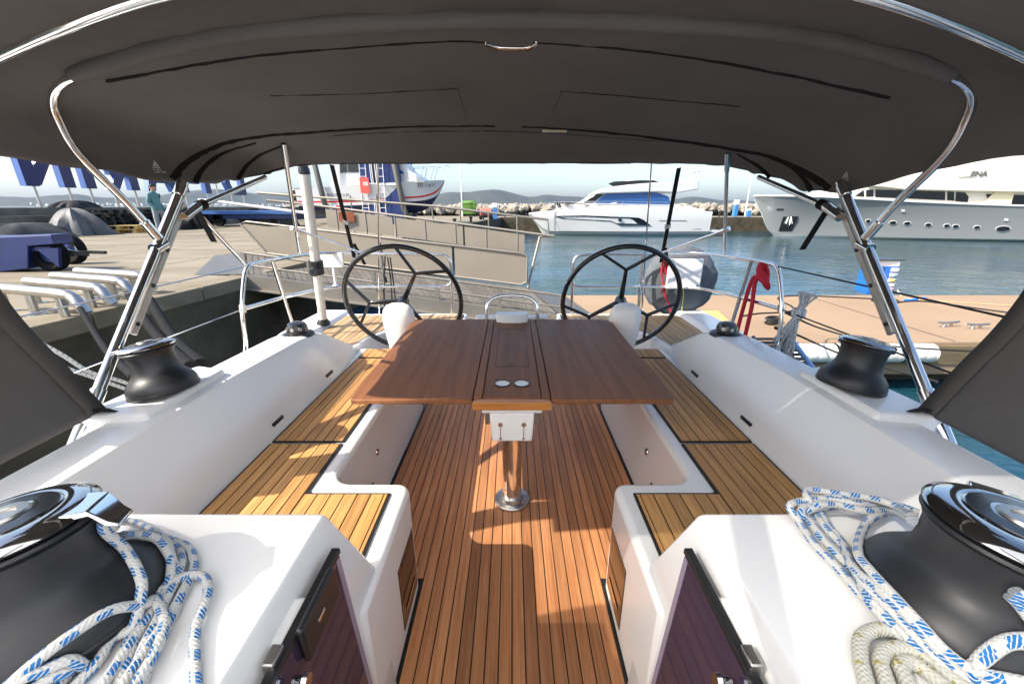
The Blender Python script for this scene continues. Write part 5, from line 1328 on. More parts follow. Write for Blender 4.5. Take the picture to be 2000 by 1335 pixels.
# dark mooring lines from our quarter to the pontoon
for pts, lab in (([PX(1515,600,1.66), PZ(1600,640,-0.10), PZ(1720,672,-0.2), PZ(1830,682,-0.24), PZ(1990,690,-0.30)], 'dark mooring line sagging across the front of the white fenders'),
                 ([PX(1515,640,1.70), PZ(1560,655,0.15), PZ(1640,690,0.05), PZ(1760,726,0.12), PZ(1830,745,0.2)], 'thin dark line crossing below the white fenders to the right')):
    o = obj('mooring_line', MB().tube(smooth_path(pts,8), 0.011, 8), ROPEB); tag(o, lab, 'mooring line', 'dark mooring lines on the right')
yp_ = [PZ(1322,612,PONT+0.004),PZ(1402,612,PONT+0.004),PZ(1425,634,PONT+0.004),PZ(1342,634,PONT+0.004)]
tag(obj('yellow_mat', MB().hexa(yp_ + [v+Vector((0,0,0.05)) for v in yp_]), YELLOW, bevel=0.01, smooth=False), 'flat yellow board lying on the pontoon below the grey cover', 'board')

# ================================================================ people on the quay
def person(c, height, pts, edges, radii, mats, label, name='person', zsplit=None):
    me = bpy.data.meshes.new(name)
    me.from_pydata([Vector(p)*height for p in pts], edges, [])
    o = bpy.data.objects.new(name, me); COL.objects.link(o)
    o.location = c
    sk = o.modifiers.new('skin','SKIN'); sk.use_smooth_shade = True
    for i, r_ in enumerate(radii):
        me.skin_vertices[0].data[i].radius = (r_[0]*height, r_[1]*height)
    me.skin_vertices[0].data[0].use_root = True
    sb = o.modifiers.new('sub','SUBSURF'); sb.levels = 2; sb.render_levels = 2
    me.materials.append(mats)
    tag(o, label, 'person', 'people on the quay')
    return o
def clothes(name, bands, soft=0.002):
    """colour by height band in the figure's own space"""
    m = bpy.data.materials.new(name); m.use_nodes = True
    nt = m.node_tree; b = nt.nodes['Principled BSDF']; b.inputs['Roughness'].default_value = 0.85
    tc = nt.nodes.new('ShaderNodeTexCoord'); sp = nt.nodes.new('ShaderNodeSeparateXYZ'); nt.links.new(tc.outputs['Object'], sp.inputs[0])
    rp = nt.nodes.new('ShaderNodeValToRGB'); rp.color_ramp.interpolation = 'CONSTANT'
    mr = nt.nodes.new('ShaderNodeMapRange'); mr.inputs['From Max'].default_value = 2.0; nt.links.new(sp.outputs[2], mr.inputs[0]); nt.links.new(mr.outputs[0], rp.inputs[0])
    el = rp.color_ramp.elements
    while len(el) < len(bands): el.new(0.5)
    for e, (z, c) in zip(el, bands): e.position = z/2.0; e.color = (*c, 1)
    n = nt.nodes.new('ShaderNodeTexNoise'); n.inputs['Scale'].default_value = 9; bp = nt.nodes.new('ShaderNodeBump'); bp.inputs['Strength'].default_value = 0.5; bp.inputs['Distance'].default_value = 0.03
    nt.links.new(tc.outputs['Object'], n.inputs['Vector']); nt.links.new(n.outputs['Fac'], bp.inputs['Height']); nt.links.new(bp.outputs[0], b.inputs['Normal'])
    nt.links.new(rp.outputs[0], b.inputs['Base Color'])
    return m
SKINC = (0.45,0.26,0.18); HAIR = (0.02,0.013,0.01)
hm = 1.74
pc = clothes('walker_clothes', [(0,(0.012,0.012,0.014)),(0.09,(0.22,0.25,0.27)),(0.86,(0.10,0.22,0.23)),(1.49,SKINC)])
# standing, side on, facing right, hands in the jacket pockets
pts = [(0,0,0.52),(0,0,0.60),(-0.01,0,0.70),(-0.015,0,0.80),(0.0,0,0.845),(0.012,0,0.875),(0.02,0,0.93),(0.018,0,0.975),
       (-0.015,-0.095,0.79),(-0.05,-0.125,0.64),(0.05,-0.10,0.55),(0.075,-0.07,0.53),
       (-0.015,0.095,0.79),(-0.05,0.125,0.64),(0.05,0.10,0.55),(0.075,0.07,0.53),
       (-0.02,-0.05,0.48),(-0.03,-0.055,0.28),(-0.05,-0.055,0.05),(0.02,-0.06,0.02),
       (0.03,0.05,0.48),(0.06,0.055,0.28),(0.055,0.055,0.05),(0.125,0.06,0.02)]
ed = [(0,1),(1,2),(2,3),(3,4),(4,5),(5,6),(6,7),(3,8),(8,9),(9,10),(10,11),(3,12),(12,13),(13,14),(14,15),(0,16),(16,17),(17,18),(18,19),(0,20),(20,21),(21,22),(22,23)]
rad = [(0.075,0.085),(0.075,0.088),(0.078,0.092),(0.062,0.075),(0.034,0.034),(0.036,0.036),(0.055,0.046),(0.036,0.034),
       (0.04,0.04),(0.036,0.036),(0.03,0.03),(0.022,0.022),(0.04,0.04),(0.036,0.036),(0.03,0.03),(0.022,0.022),
       (0.058,0.055),(0.042,0.042),(0.03,0.03),(0.026,0.024),(0.058,0.055),(0.042,0.042),(0.03,0.03),(0.026,0.024)]
pf = PZ(322, 461, QUAY)
man = person(pf, hm, pts, ed, rad, pc, 'person in a teal jacket and grey trousers standing before the sea wall')
hr = MB().lathe([(0.0,0.085),(0.035,0.08),(0.07,0.055),(0.088,0.015),(0.085,-0.03),(0.06,-0.055)], (0.005*hm,0,0.945*hm), 18, (-0.35,0,1))
ho = obj('hair', hr, mat('hair', HAIR, 0.7)); ho.parent = man
no = obj('nose', MB().lathe([(0,0.03),(0.012,0.008),(0.016,-0.01)], (0.072*hm*0.98+0.012,0,0.925*hm), 8, (1,0,-0.3)), mat('skin', SKINC, 0.6)); no.parent = man
for sy in (-1,1):
    ey_ = obj('ear', MB().lathe([(0,0.012),(0.018,0.008),(0.022,0)], (0.005*hm,sy*0.047*hm,0.925*hm), 8, (0,sy,0)), bpy.data.materials['skin']); ey_.parent = man
    eb = obj('hand', MB().lathe([(0,0.04),(0.025,0.03),(0.032,0.0),(0.02,-0.04)], (0.075*hm,sy*0.07*hm,0.53*hm), 10, (1,0,-0.4)), pc); eb.parent = man
# second person bending down by the hoist
rc = clothes('worker_clothes', [(0,(0.02,0.02,0.02)),(0.08,(0.20,0.30,0.42)),(1.02,(0.20,0.30,0.42))])
pts2 = [(-0.12,0,0.50),(-0.02,0,0.555),(0.10,0,0.53),(0.20,0,0.46),(0.245,0,0.42),(0.27,0,0.385),(0.30,0,0.35),
        (0.20,-0.09,0.44),(0.22,-0.11,0.32),(0.27,-0.08,0.20),(0.20,0.09,0.44),(0.22,0.11,0.32),(0.27,0.08,0.20),
        (-0.10,-0.06,0.47),(-0.02,-0.07,0.27),(-0.08,-0.07,0.05),(0.0,-0.07,0.02),(-0.10,0.06,0.47),(0.0,0.07,0.27),(-0.06,0.07,0.05),(0.02,0.07,0.02)]
ed2 = [(0,1),(1,2),(2,3),(3,4),(4,5),(5,6),(3,7),(7,8),(8,9),(3,10),(10,11),(11,12),(0,13),(13,14),(14,15),(15,16),(0,17),(17,18),(18,19),(19,20)]
rad2 = [(0.08,0.085),(0.075,0.085),(0.08,0.09),(0.07,0.075),(0.036,0.036),(0.055,0.05),(0.04,0.036),(0.042,0.042),(0.034,0.034),(0.026,0.026),(0.042,0.042),(0.034,0.034),(0.026,0.026),(0.06,0.056),(0.045,0.045),(0.032,0.032),(0.028,0.026),(0.06,0.056),(0.045,0.045),(0.032,0.032),(0.028,0.026)]
def by_x(name, xs):
    m = clothes(name, [(0,(0.02,0.02,0.02)),(0.09,(0.20,0.30,0.42)),(1.9,(0.2,0.3,0.42))])
    nt = m.node_tree; b = nt.nodes['Principled BSDF']; old = b.inputs['Base Color'].links[0].from_socket
    tc = [n for n in nt.nodes if n.type == 'TEX_COORD'][0]
    sp = nt.nodes.new('ShaderNodeSeparateXYZ'); nt.links.new(tc.outputs['Object'], sp.inputs[0])
    last = old
    for x, c in xs:
        g = nt.nodes.new('ShaderNodeMath'); g.operation = 'GREATER_THAN'; g.inputs[1].default_value = x; nt.links.new(sp.outputs[0], g.inputs[0])
        mx = nt.nodes.new('ShaderNodeMix'); mx.data_type = 'RGBA'; nt.links.new(g.outputs[0], mx.inputs[0]); nt.links.new(last, mx.inputs[6]); mx.inputs[7].default_value = (*c,1); last = mx.outputs[2]
    nt.links.new(last, b.inputs['Base Color']); return m
wp_ = PD(655, 412, 20.5); wp_.z = QUAY
wk = person(wp_, 1.75, pts2, ed2, rad2, by_x('worker_clothes', [(0.12,(0.50,0.02,0.03)),(0.43,HAIR)]), 'person in a red top and blue jeans bending over beside the hoist')
# ================================================================ boat hoist column
YH = 23.0
def hp(x, y, Y=YH): return PY(x, y, Y)
ho_ = thing('boat_hoist', PZ(741,440,QUAY), 'navy blue steel hoist column with white ladders and red sign on the quay', 'boat hoist')
bl, br_ = PZ(708,438,QUAY), PZ(776,441,QUAY); YH = bl.y
top = 8.5
def tap(x0, x1, x2, x3, d, z0, z1, y0): return MB().hexa([(x0,y0,z0),(x1,y0,z0),(x1,y0+d,z0),(x0,y0+d,z0),(x2,y0,z1),(x3,y0,z1),(x3,y0+d,z1),(x2,y0+d,z1)])
obj('column', tap(bl.x, br_.x, bl.x+0.42, br_.x-0.42, 0.9, QUAY, top, YH), NAVYP, ho_, bevel=0.03, smooth=False)
obj('jib', MB().box(bl.x-6, br_.x+3.5, YH+0.1, YH+0.8, top+0.003, top+0.75), NAVYP, ho_, smooth=False)
obj('cross_arm', MB().box(bl.x+0.6, br_.x-0.6, YH+0.8, YH+5, top+0.1, top+0.6), NAVYP, ho_, smooth=False)
for xo in (0.30, 1.28):
    ld = obj('ladder', MB().tube([(bl.x+xo-0.18+0.02,YH-0.12,QUAY),(bl.x+xo-0.18+0.26,YH-0.12,top)], 0.022, 6).tube([(bl.x+xo+0.18+0.02,YH-0.12,QUAY),(bl.x+xo+0.18+0.20,YH-0.12,top)], 0.022, 6), WHITE2, ho_)
    for k in range(18):
        z = QUAY + 0.5 + 0.42*k; f = (z-QUAY)/(top-QUAY)*0.22+0.02
        obj('rung', MB().tube([(bl.x+xo-0.18+f,YH-0.12,z),(bl.x+xo+0.18+f,YH-0.12,z)], 0.015, 6), WHITE2, ld)
for k in range(4):
    x = bl.x + 0.72 + 0.10*k
    obj('pipe', MB().tube([(x+0.14,YH-0.05,QUAY+0.1),(x-0.02*k,YH-0.05,top)], 0.028, 8), WHITE2 if k != 2 else BLACK, ho_)
obj('pipe_bracket', MB().box(bl.x+0.55,br_.x-0.25,YH-0.10,YH-0.08,2.55,2.66), WHITE2, ho_)
a, b = PY(702,347,YH-0.25), PY(721,377,YH-0.25)
sgn = obj('red_sign', MB().box(a.x, b.x+0.05, YH-0.28, YH-0.25, b.z, a.z), mat('sign_red', (0.72,0.09,0.07), 0.5), ho_)
obj('sign_panel', MB().box(a.x+0.18, a.x+0.46, YH-0.288, YH-0.281, a.z-0.42, a.z-0.22), mat('sign_grey', (0.55,0.45,0.42), 0.6), sgn)

# ---------------------------------------------------------------- generic hull
def hullrows(O, d, st, zk):
    """st: (s, half-breadth at sheer, half-breadth at level k, [z levels]) ; levels listed from keel up"""
    d = Vector((d[0], d[1], 0)).normalized(); n = Vector((d.y, -d.x, 0))   # n points to starboard/near side
    if n.y > 0: n = -n
    return d, n
def make_hull(O, d, stations):
    # stations: (s, [(hb, z), ...]) keel to sheer
    d = Vector((d[0], d[1], 0)).normalized(); n = Vector((d.y, -d.x, 0))
    if n.y > 0: n = -n
    O = Vector(O); near = []; far = []
    for s, prof in stations:
        near.append([O + d*s + n*hb + Vector((0,0,z)) for hb, z in prof])
        far.append([O + d*s - n*hb + Vector((0,0,z)) for hb, z in prof])
    return near, far
def fair(stations, n=4):
    """refine stations lengthwise so the hull reads as a curve"""
    m = len(stations[0][1]); out = []
    S = [s for s, _ in stations]
    cols_ = []
    for k in range(m): cols_.append(smooth_path([(s, p[k][0], p[k][1]) for s, p in stations], n))
    for i in range(len(cols_[0])): out.append((cols_[0][i][0], [(max(0,cols_[k][i][1]), cols_[k][i][2]) for k in range(m)]))
    return out
def band(near, far, k0, k1):
    mb = MB()
    mb.loft([[r[k] for k in range(k0, k1+1)] for r in near]); mb.loft([[r[k] for k in range(k0, k1+1)] for r in far])
    # stern
    e0, e1 = near[-1], far[-1]
    mb.loft([[e0[k] for k in range(k0, k1+1)], [e1[k] for k in range(k0, k1+1)]])
    return mb
def deckcap(near, far, k=-1, dz=-0.03):
    return MB().loft([[r[k]+Vector((0,0,dz)) for r in near], [r[k]+Vector((0,0,dz)) for r in far]])
def bvh_of(*mbs):
    v = []; f = []
    for m in mbs:
        b = len(v); v += [Vector(p) for p in m.v]; f += [tuple(b+i for i in q) for q in m.f]
    return BVHTree.FromPolygons(v, f)
def decal(name, poly, bv, m, parent, off=0.03, thick=0.03, dense=1):
    pts = []
    for i, p in enumerate(poly):
        q_ = poly[(i+1) % len(poly)]
        for j in range(dense): pts.append((lerp(p[0],q_[0],j/dense), lerp(p[1],q_[1],j/dense)))
    hs = []
    for x, y in pts:
        dd = ray(x, y).normalized(); h_ = bv.ray_cast(CAMP, dd)
        if h_[0] is None: return None
        hs.append(h_[0] - dd*off)
    c = sum(hs, Vector())/len(hs)
    mb = MB().add([c]+hs, [(0,i+1,(i+1) % len(hs)+1) for i in range(len(hs))])
    return obj(name, mb, m, parent, solid=thick, smooth=False)
GLASSD = mat('dark_boat_glass', (0.008,0.009,0.013), 0.08, coat=0.3)
GLASSB = mat('blue_boat_glass', (0.02,0.09,0.28), 0.12, coat=0.4)
BW = mat('boat_white', (0.64,0.635,0.62), 0.3, coat=0.3)
CREAM = mat('boat_cream', (0.66,0.63,0.55), 0.4, coat=0.2)
SILV = mat('silver_hull', (0.24,0.25,0.255), 0.3, metal=0.15, coat=0.4)

# ================================================================ cabin cruiser in the slings
YB = 25.6
bowX = PY(868,352,YB).x; sterX = PY(598,380,YB).x; LB_ = bowX - sterX
zkeel = PY(720,419,YB).z
cb = thing('cabin_cruiser', ((bowX+sterX)/2, YB, zkeel), 'small white cabin cruiser with red stripe and navy bottom hanging in slings', 'boat')
def zy(y): return PY(730, y, YB).z
stn = []
for s, hs_, hc, zk_, zs in ((0.0,0.03,0.01,zy(356),zy(352)),(0.45,0.42,0.12,zy(383),zy(353)),(1.2,0.82,0.40,zy(409),zy(355)),(2.4,1.16,0.80,zy(417),zy(358)),(4.2,1.3,1.10,zy(419),zy(362)),(6.4,1.3,1.18,zy(419),zy(367)),(LB_,1.25,1.16,zy(417),zy(371))):
    zw = lerp(zy(388), zy(402), min(1, s/5.0)); zw = max(zw, zk_+0.05) if s > 0.3 else zk_+0.02
    h1 = zw + 0.17 if s > 0.3 else zk_+0.04
    h2 = h1 + 0.10 if s > 0.3 else zk_+0.06
    hb = lambda z: lerp(hc, hs_, max(0, min(1, (z-zk_)/(zs-zk_)))**0.8)
    stn.append((s, [(0.0,zk_),(hc*0.9,(zk_+zw)/2 if s > 0.3 else zk_+0.01),(hb(zw),zw),(hb(h1),h1),(hb(h2),h2),(hb((h2+zs)/2),(h2+zs)/2),(hs_,zs)]))
nr, fr2 = make_hull((bowX, YB, 0), (-1, 0), fair(stn, 5))
obj('bottom', band(nr, fr2, 0, 2), mat('antifoul_navy', (0.012,0.02,0.07), 0.6), cb)
up1 = band(nr, fr2, 2, 3); up2 = band(nr, fr2, 4, 6); red = band(nr, fr2, 3, 4)
obj('boot_top', up1, BW, cb); obj('topsides', up2, BW, cb); obj('red_stripe', red, RED, cb)
obj('deck', deckcap(nr, fr2), BW, cb)
bv = bvh_of(up1, up2, red)
decal('side_flash', [(608,379),(690,357),(700,361),(646,373),(652,388),(626,385)], bv, GLASSD, cb, 0.02, 0.02)
M_ = frame(PY(833,365,YB-0.9), (1,0,0), (0,0,1)); textobj('registration', 'ZD 13697', 0.26, 0.01, BLACK, M_, cb)
M_ = frame(PY(660,383,YB-1.36), (1,0,0), (0,0,1)); textobj('side_name', 'ANTARES 6.80', 0.21, 0.01, GREYCOVER, M_, cb)
def sil(pts, Y0, Y1, m, name, parent, bev=0.03, inset=0.0):
    A = [PY(x, y, Y0) for x, y in pts]; B = [Vector((p.x, Y1, p.z)) for p in A]; n_ = len(A)
    mb = MB().add(A+B, [tuple(range(n_)), tuple(range(n_,2*n_))] + [(i,(i+1) % n_,n_+(i+1) % n_,n_+i) for i in range(n_)])
    return obj(name, mb, m, parent, bevel=bev, smooth=False)
sil([(645,368),(650,290),(770,288),(800,333),(822,346),(830,356)], YB-0.95, YB+0.95, BW, 'cabin', cb)
for q_ in ([(664,338),(664,318),(676,318),(678,336)], [(680,336),(678,312),(703,312),(704,336)], [(756,340),(752,318),(772,322),(790,339)]):
    sil(q_, YB-0.985, YB-0.955, GLASSD if q_[0][0] < 700 else GLASSB, 'cabin_window', cb, 0.0)
bwr = MB()
for yy in (-0.75, 0.75):
    bwr.tube([PY(780,327,YB)+Vector((0,yy,0)), PY(855,327,YB)+Vector((0,yy*0.45,0)), PY(862,327,YB)], 0.018, 6)
    for xp, yp in ((800,354),(825,353),(845,352)): bwr.tube([PY(xp,yp,YB)+Vector((0,yy*0.8,0)), PY(xp+6,327,YB)+Vector((0,yy*0.6,0))], 0.016, 6)
bwr.tube(smooth_path([PY(864,350,YB),PY(866,330,YB),PY(872,324,YB),PY(878,328,YB),PY(876,348,YB)],4), 0.02, 8)
obj('bow_rail', bwr, STEEL, cb)
ob = obj('outboard_engine', MB().box(sterX-0.75,sterX-0.15,YB-0.3,YB+0.3,zy(392),zy(368)), BLACK, cb, bevel=0.1)
obj('engine_leg', MB().box(sterX-0.5,sterX-0.3,YB-0.12,YB+0.12,zy(412),zy(392)), BLACK, ob, bevel=0.03)
SLING = mat('sling_grey', (0.13,0.13,0.12), 0.85)
for k, (x0, x1, x2) in enumerate(((612,622,634),(768,782,790))):
    mb = MB(); Yn = YB-1.45
    p = [PY(x0-3,250,Yn), PY(x0+2,320,Yn), PY(x2,398,Yn) if k == 0 else PY(x2,412,Yn)]
    p2 = p[-1] + Vector((0.1,1.3,-0.65)); p3 = p2 + Vector((0,1.2,0.65)); p4 = Vector((p[0].x, YB+1.5, p[0].z))
    rows = []
    pp_ = [p[0], p[1], p[2], p2, p3, p4]
    mb.loft([[v+Vector((-0.16,0,0)) for v in pp_], [v+Vector((0.16,0,0)) for v in pp_]])
    so_ = obj('lifting_sling', mb, SLING, solid=0.02); tag(so_, ('wide grey lifting sling round the stern of the red-striped cruiser','wide grey lifting sling near the bow of the red-striped cruiser')[k], 'sling', 'lifting slings')
# blue cradle trailer on the quay left of the hoist
ct = thing('boat_cradle', PZ(480,438,QUAY), 'long blue boat cradle with black keel pads behind the gangway', 'boat cradle')
Yc = PZ(470,441,QUAY).y
a, b = PY(400,413,Yc), PY(592,420,Yc)
obj('deck_beam', MB().box(a.x, b.x, Yc-0.8, Yc+0.8, 1.02, 1.18), mat('cradle_blue', (0.035,0.12,0.34), 0.5), ct, smooth=False)
obj('side_beam', MB().box(a.x+0.2, b.x-0.2, Yc-0.6, Yc+0.6, 0.78, 1.015), NAVYP, ct, smooth=False)
for xp in (478,512,552):
    x = PY(xp,430,Yc).x
    obj('keel_pad', MB().hexa([(x+0.1,Yc-0.3,QUAY),(x+0.75,Yc-0.3,QUAY),(x+0.75,Yc+0.3,QUAY),(x+0.1,Yc+0.3,QUAY),(x-0.2,Yc-0.3,0.775),(x+0.6,Yc-0.3,0.775),(x+0.6,Yc+0.3,0.775),(x-0.2,Yc+0.3,0.775)]), BLACK, ct, smooth=False)
for xp in (415,440):
    x = PY(xp,430,Yc).x
    obj('wheel', MB().lathe([(0,-0.1),(0.2,-0.1),(0.33,-0.12),(0.37,-0.06),(0.37,0.06),(0.33,0.12),(0,0.1)], (x,Yc-0.5,QUAY+0.37), 24, (0,1,0)), RUBBER, ct)
obj('white_boom', MB().tube([PY(388,390,Yc-1), PY(420,393,Yc-1), PY(600,416,Yc-1)], 0.07, 10), WHITE2, ct)
for k, (xp, yp) in enumerate(((500,406),(525,407),(556,404))):
    b0 = PD(xp, 440, 24); b0.z = QUAY; tp = PD(xp, yp-3, 24).z
    t = thing('yard_drum', b0, ('leftmost','middle','rightmost')[k] + ' of three dark drums on the quay beyond the blue cradle', 'drum', 'drums on the quay')
    obj('drum', MB().lathe([(0.29,0),(0.3,0.02),(0.3,0.3),(0.31,0.31),(0.3,0.32),(0.3,0.6),(0.31,0.61),(0.3,0.62),(0.3,0.88),(0.28,0.9),(0,0.9)], b0, 20), NAVYP if k else BLACK, t)

# ================================================================ flybridge yacht across the basin
YM = 37.0
my = thing('flybridge_yacht', (8, YM, WATER), 'white flybridge motor yacht with blue windows moored across the basin', 'motor yacht')
X0m = PY(1033,417,YM).x
def zm(y, Y=35.0): return PY(1200, y, Y).z
stn = []
for s, hs_, hw, zs in ((0.0,0.03,0.0,0.86),(0.7,0.75,0.03,0.94),(1.7,1.25,0.35,1.02),(3.4,1.75,1.05,1.10),(6,2.08,1.7,1.16),(9.5,2.12,1.95,1.20),(13,2.05,1.95,1.12),(15.3,1.95,1.85,0.98)):
    zk_ = WATER - 0.4 if s > 1.5 else lerp(0.70, WATER-0.1, min(1, s/1.5))
    zw = max(WATER+0.28, zk_+0.08); zmid = lerp(zw, zs, 0.5)
    stn.append((s, [(0,zk_),(hw*0.9,max(WATER,zk_+0.04)),(lerp(hw,hs_,0.25),zw),(lerp(hw,hs_,0.30),zw+0.05),(lerp(hw,hs_,0.68),zmid),(hs_,zs-0.14),(hs_*0.985,zs)]))
nr, fr2 = make_hull((X0m, YM, 0), (1, 0), fair(stn, 5))
h1 = band(nr, fr2, 0, 2); h2 = band(nr, fr2, 2, 3); h3 = band(nr, fr2, 3, 6)
hm_ = obj('hull', h3, BW, my); obj('hull_bottom', h1, BW, my); obj('rubbing_strake', h2, mat('dark_strake', (0.03,0.03,0.03), 0.4), my)
obj('deck', deckcap(nr, fr2), BW, my)
bv = bvh_of(h1, h2, h3)
Z3 = lambda x, y: (900+x/3.3333, 280+y/3.3333)
hw_ = decal('hull_window', [Z3(*p) for p in ((612,474),(800,470),(1000,478),(1160,484),(1190,498),(1240,536),(1040,536),(985,508),(660,488))], bv, GLASSD, hm_, 0.03, 0.04, 4)
pc_ = Z3(1037,497)
decal('porthole', [(pc_[0]+4*math.cos(R(30*k)), pc_[1]+4.2*math.sin(R(30*k))) for k in range(12)], bv, STEEL, hm_, 0.09, 0.03)
decal('porthole_glass', [(pc_[0]+2.8*math.cos(R(30*k)), pc_[1]+3*math.sin(R(30*k))) for k in range(12)], bv, GLASSD, hm_, 0.13, 0.03)
for yy in (500, 553): decal('hull_crease', [Z3(1290 if yy == 500 else 1290, yy+(0 if yy==500 else 30)), Z3(1470 if yy==500 else 1560, yy), Z3(1470 if yy==500 else 1560, yy+4), Z3(1290, yy+(4 if yy==500 else 33))], bv, SILV, hm_, 0.02, 0.02)
def silm(pts, Y0, Y1, m, name, bev=0.05): return sil([Z3(*p) for p in pts], Y0, Y1, m, name, my, bev)
# loft the coachroof with tumblehome: three silhouettes
silm([(800,432),(850,404),(905,390),(1400,400),(1590,430),(1590,452),(820,448)], 35.35, 38.65, BW, 'coachroof')
silm([(600,440),(680,414),(800,394),(905,388),(905,440)], 36.3, 37.7, BW, 'foredeck')
silm([(790,387),(880,330),(940,327),(1270,315),(1365,350),(1390,398),(1390,425),(900,425)], 35.60, 38.40, BW, 'saloon')
silm([(798,384),(882,333),(935,330),(860,386)], 35.57, 35.63, GLASSD, 'windscreen', 0)
silm([(872,385),(942,330),(1080,322),(1230,318),(1232,418),(960,405)], 35.56, 35.63, GLASSB, 'saloon_window', 0)
silm([(1236,418),(1234,318),(1285,322),(1350,345),(1368,390),(1362,396)], 35.555, 35.625, GLASSB, 'saloon_window', 0)
silm([(905,404),(1020,380),(1015,388),(925,408)], 35.45, 35.56, BW, 'side_fairing', 0)
silm([(866,330),(960,287),(1100,268),(1260,255),(1440,248),(1556,236),(1550,268),(1548,300),(1420,322),(1280,316),(1000,324)], 35.35, 38.65, BW, 'flybridge', 0.08)
silm([(960,262),(1000,248),(1170,240),(1260,240),(1290,254),(1100,268),(990,280)], 35.75, 35.80, GLASSD, 'fly_screen', 0)
silm([(1085,262),(1095,238),(1130,232),(1150,262)], 36.3, 37.7, BW, 'helm_console')
silm([(1225,250),(1240,225),(1275,225),(1290,250)], 36.6, 37.4, BW, 'radar_dome', 0.1)
silm([(1480,240),(1500,170),(1520,170),(1510,240)], 36.9, 37.1, BW, 'radar_mast', 0.02)
obj('radar_bar', MB().tube([PY(*Z3(1450,200),37.0), PY(*Z3(1560,180),37.0)], 0.07, 8), BW, my)
ant = MB()
for x0, y0, x1, y1 in ((1330,225,1400,160),(1480,240,1460,150),(1540,200,1545,150),(1430,240,1400,175)): ant.tube([PY(*Z3(x0,y0),36.8), PY(*Z3(x1,y1),36.8)], 0.02, 6)
obj('antennas', ant, WHITE2, my)
br2 = MB(); rp_ = [PY(*Z3(x,y),35.25) for x, y in ((450,395),(620,380),(800,378),(1000,376),(1380,385))]
br2.tube(rp_, 0.025, 6)
for x, y in ((520,432),(640,430),(780,430),(900,430),(1060,428),(1220,428)): br2.tube([PY(*Z3(x,y),35.25), PY(*Z3(x-4,380),35.25)], 0.02, 6)
obj('bow_rail', br2, STEEL, my)
silm([(622,378),(640,372),(656,418),(636,420)], 36.2, 36.6, BLACK, 'windlass_cover', 0.05)
silm([(665,390),(690,380),(715,382),(725,392)], 36.0, 37.8, mat('sunpad', (0.08,0.05,0.06), 0.8), 'sun_pad', 0.05)
obj('swim_platform', MB().box(X0m+15.3, X0m+16.6, 35.2, 38.8, WATER+0.25, WATER+0.42), BW, my, bevel=0.04)

# ================================================================ big silver motor yacht on the right
Bt = PD(1474, 383, 33.0); dS = Vector((0.977,-0.213,0)).normalized(); nS = Vector((dS.y,-dS.x,0)); nS = -nS if nS.y > 0 else nS
sy = thing('large_motor_yacht', (Bt.x+12, Bt.y-2, WATER), 'large motor yacht with silver hull and cream superstructure at the right', 'motor yacht')
stn = []
for s, hs_, hw, zs in ((0.0,0.05,0.0,Bt.z),(0.7,0.75,0.02,Bt.z-0.02),(1.7,1.45,0.04,Bt.z-0.05),(3.4,2.25,0.6,Bt.z-0.12),(6.5,2.95,1.7,Bt.z-0.32),(10,3.2,2.6,Bt.z-0.55),(15,3.25,2.95,Bt.z-0.78),(21,3.25,3.0,Bt.z-0.95),(30,3.1,2.9,Bt.z-1.1)):
    zk_ = WATER - 0.6 if s > 2.2 else lerp(Bt.z-0.25, WATER-0.2, min(1, s/2.0))
    zw = max(WATER+0.16, zk_+0.05); k1 = max(lerp(zw, zs, 0.35), zw+0.02); k2 = lerp(zw, zs, 0.7)
    stn.append((s, [(0,zk_),(hw*0.9,max(WATER-0.02,zk_+0.02)),(lerp(hw,hs_,0.04),zw),(lerp(hw,hs_,0.22),k1),(lerp(hw,hs_,0.58),k2),(lerp(hw,hs_,0.93),zs-0.10),(hs_,zs)]))
nr, fr2 = make_hull((Bt.x, Bt.y, 0), dS, fair(stn, 5))
h1 = band(nr, fr2, 0, 2); h3 = band(nr, fr2, 2, 6)
shull = obj('hull', h3, SILV, sy); obj('boot_top', h1, mat('boot_white', (0.6,0.6,0.58), 0.4), sy)
obj('deck', deckcap(nr, fr2, -1, -0.02), CREAM, sy)
cap_ = MB().tube([r[-1]+Vector((0,0,0.03)) for r in nr], 0.07, 8).tube([r[-1]+Vector((0,0,0.03)) for r in fr2], 0.07, 8); obj('cap_rail', cap_, BW, sy)
bv = bvh_of(h1, h3)
Z4 = lambda x, y: (1450+x/3.338, 280+y/3.338)
ap = decal('anchor_pocket', [Z4(*p) for p in ((266,478),(364,475),(322,570),(236,570))], bv, BLACK, shull, 0.03, 0.05)
ac = Z4(300,515)
obj('anchor', MB().tube([PD(ac[0]-6,ac[1]+3,30.4), PD(ac[0]-2,ac[1]-9,30.4), PD(ac[0],ac[1]+5,30.4), PD(ac[0]+4,ac[1]-9,30.4), PD(ac[0]+6,ac[1]+3,30.4)], 0.12, 8), BRUSH, ap)
for x, y, rx_, ry_ in ((820,507,15,10),(981,517,22,10),(1075,522,21,10),(1212,531,20,10),(1333,537,19,10),(1391,541,20,10),(1530,548,20,10),(1700,557,46,17)):
    pol = [Z4(x+rx_*math.cos(R(30*k))+ry_*0.35*math.sin(R(30*k))*-1, y+ry_*math.sin(R(30*k))) for k in range(12)]
    ph_ = decal('porthole', [Z4(x+(rx_+5)*math.cos(R(30*k))-ry_*0.35*math.sin(R(30*k)), y+(ry_+4)*math.sin(R(30*k))) for k in range(12)], bv, BW, shull, 0.02, 0.03)
    decal('porthole_glass', pol, bv, GLASSD, ph_ or shull, 0.06, 0.03)
decal('bow_fairlead', [Z4(222,426),(Z4(268,426)), Z4(268,433), Z4(222,433)], bv, BLACK, shull, 0.03, 0.04)
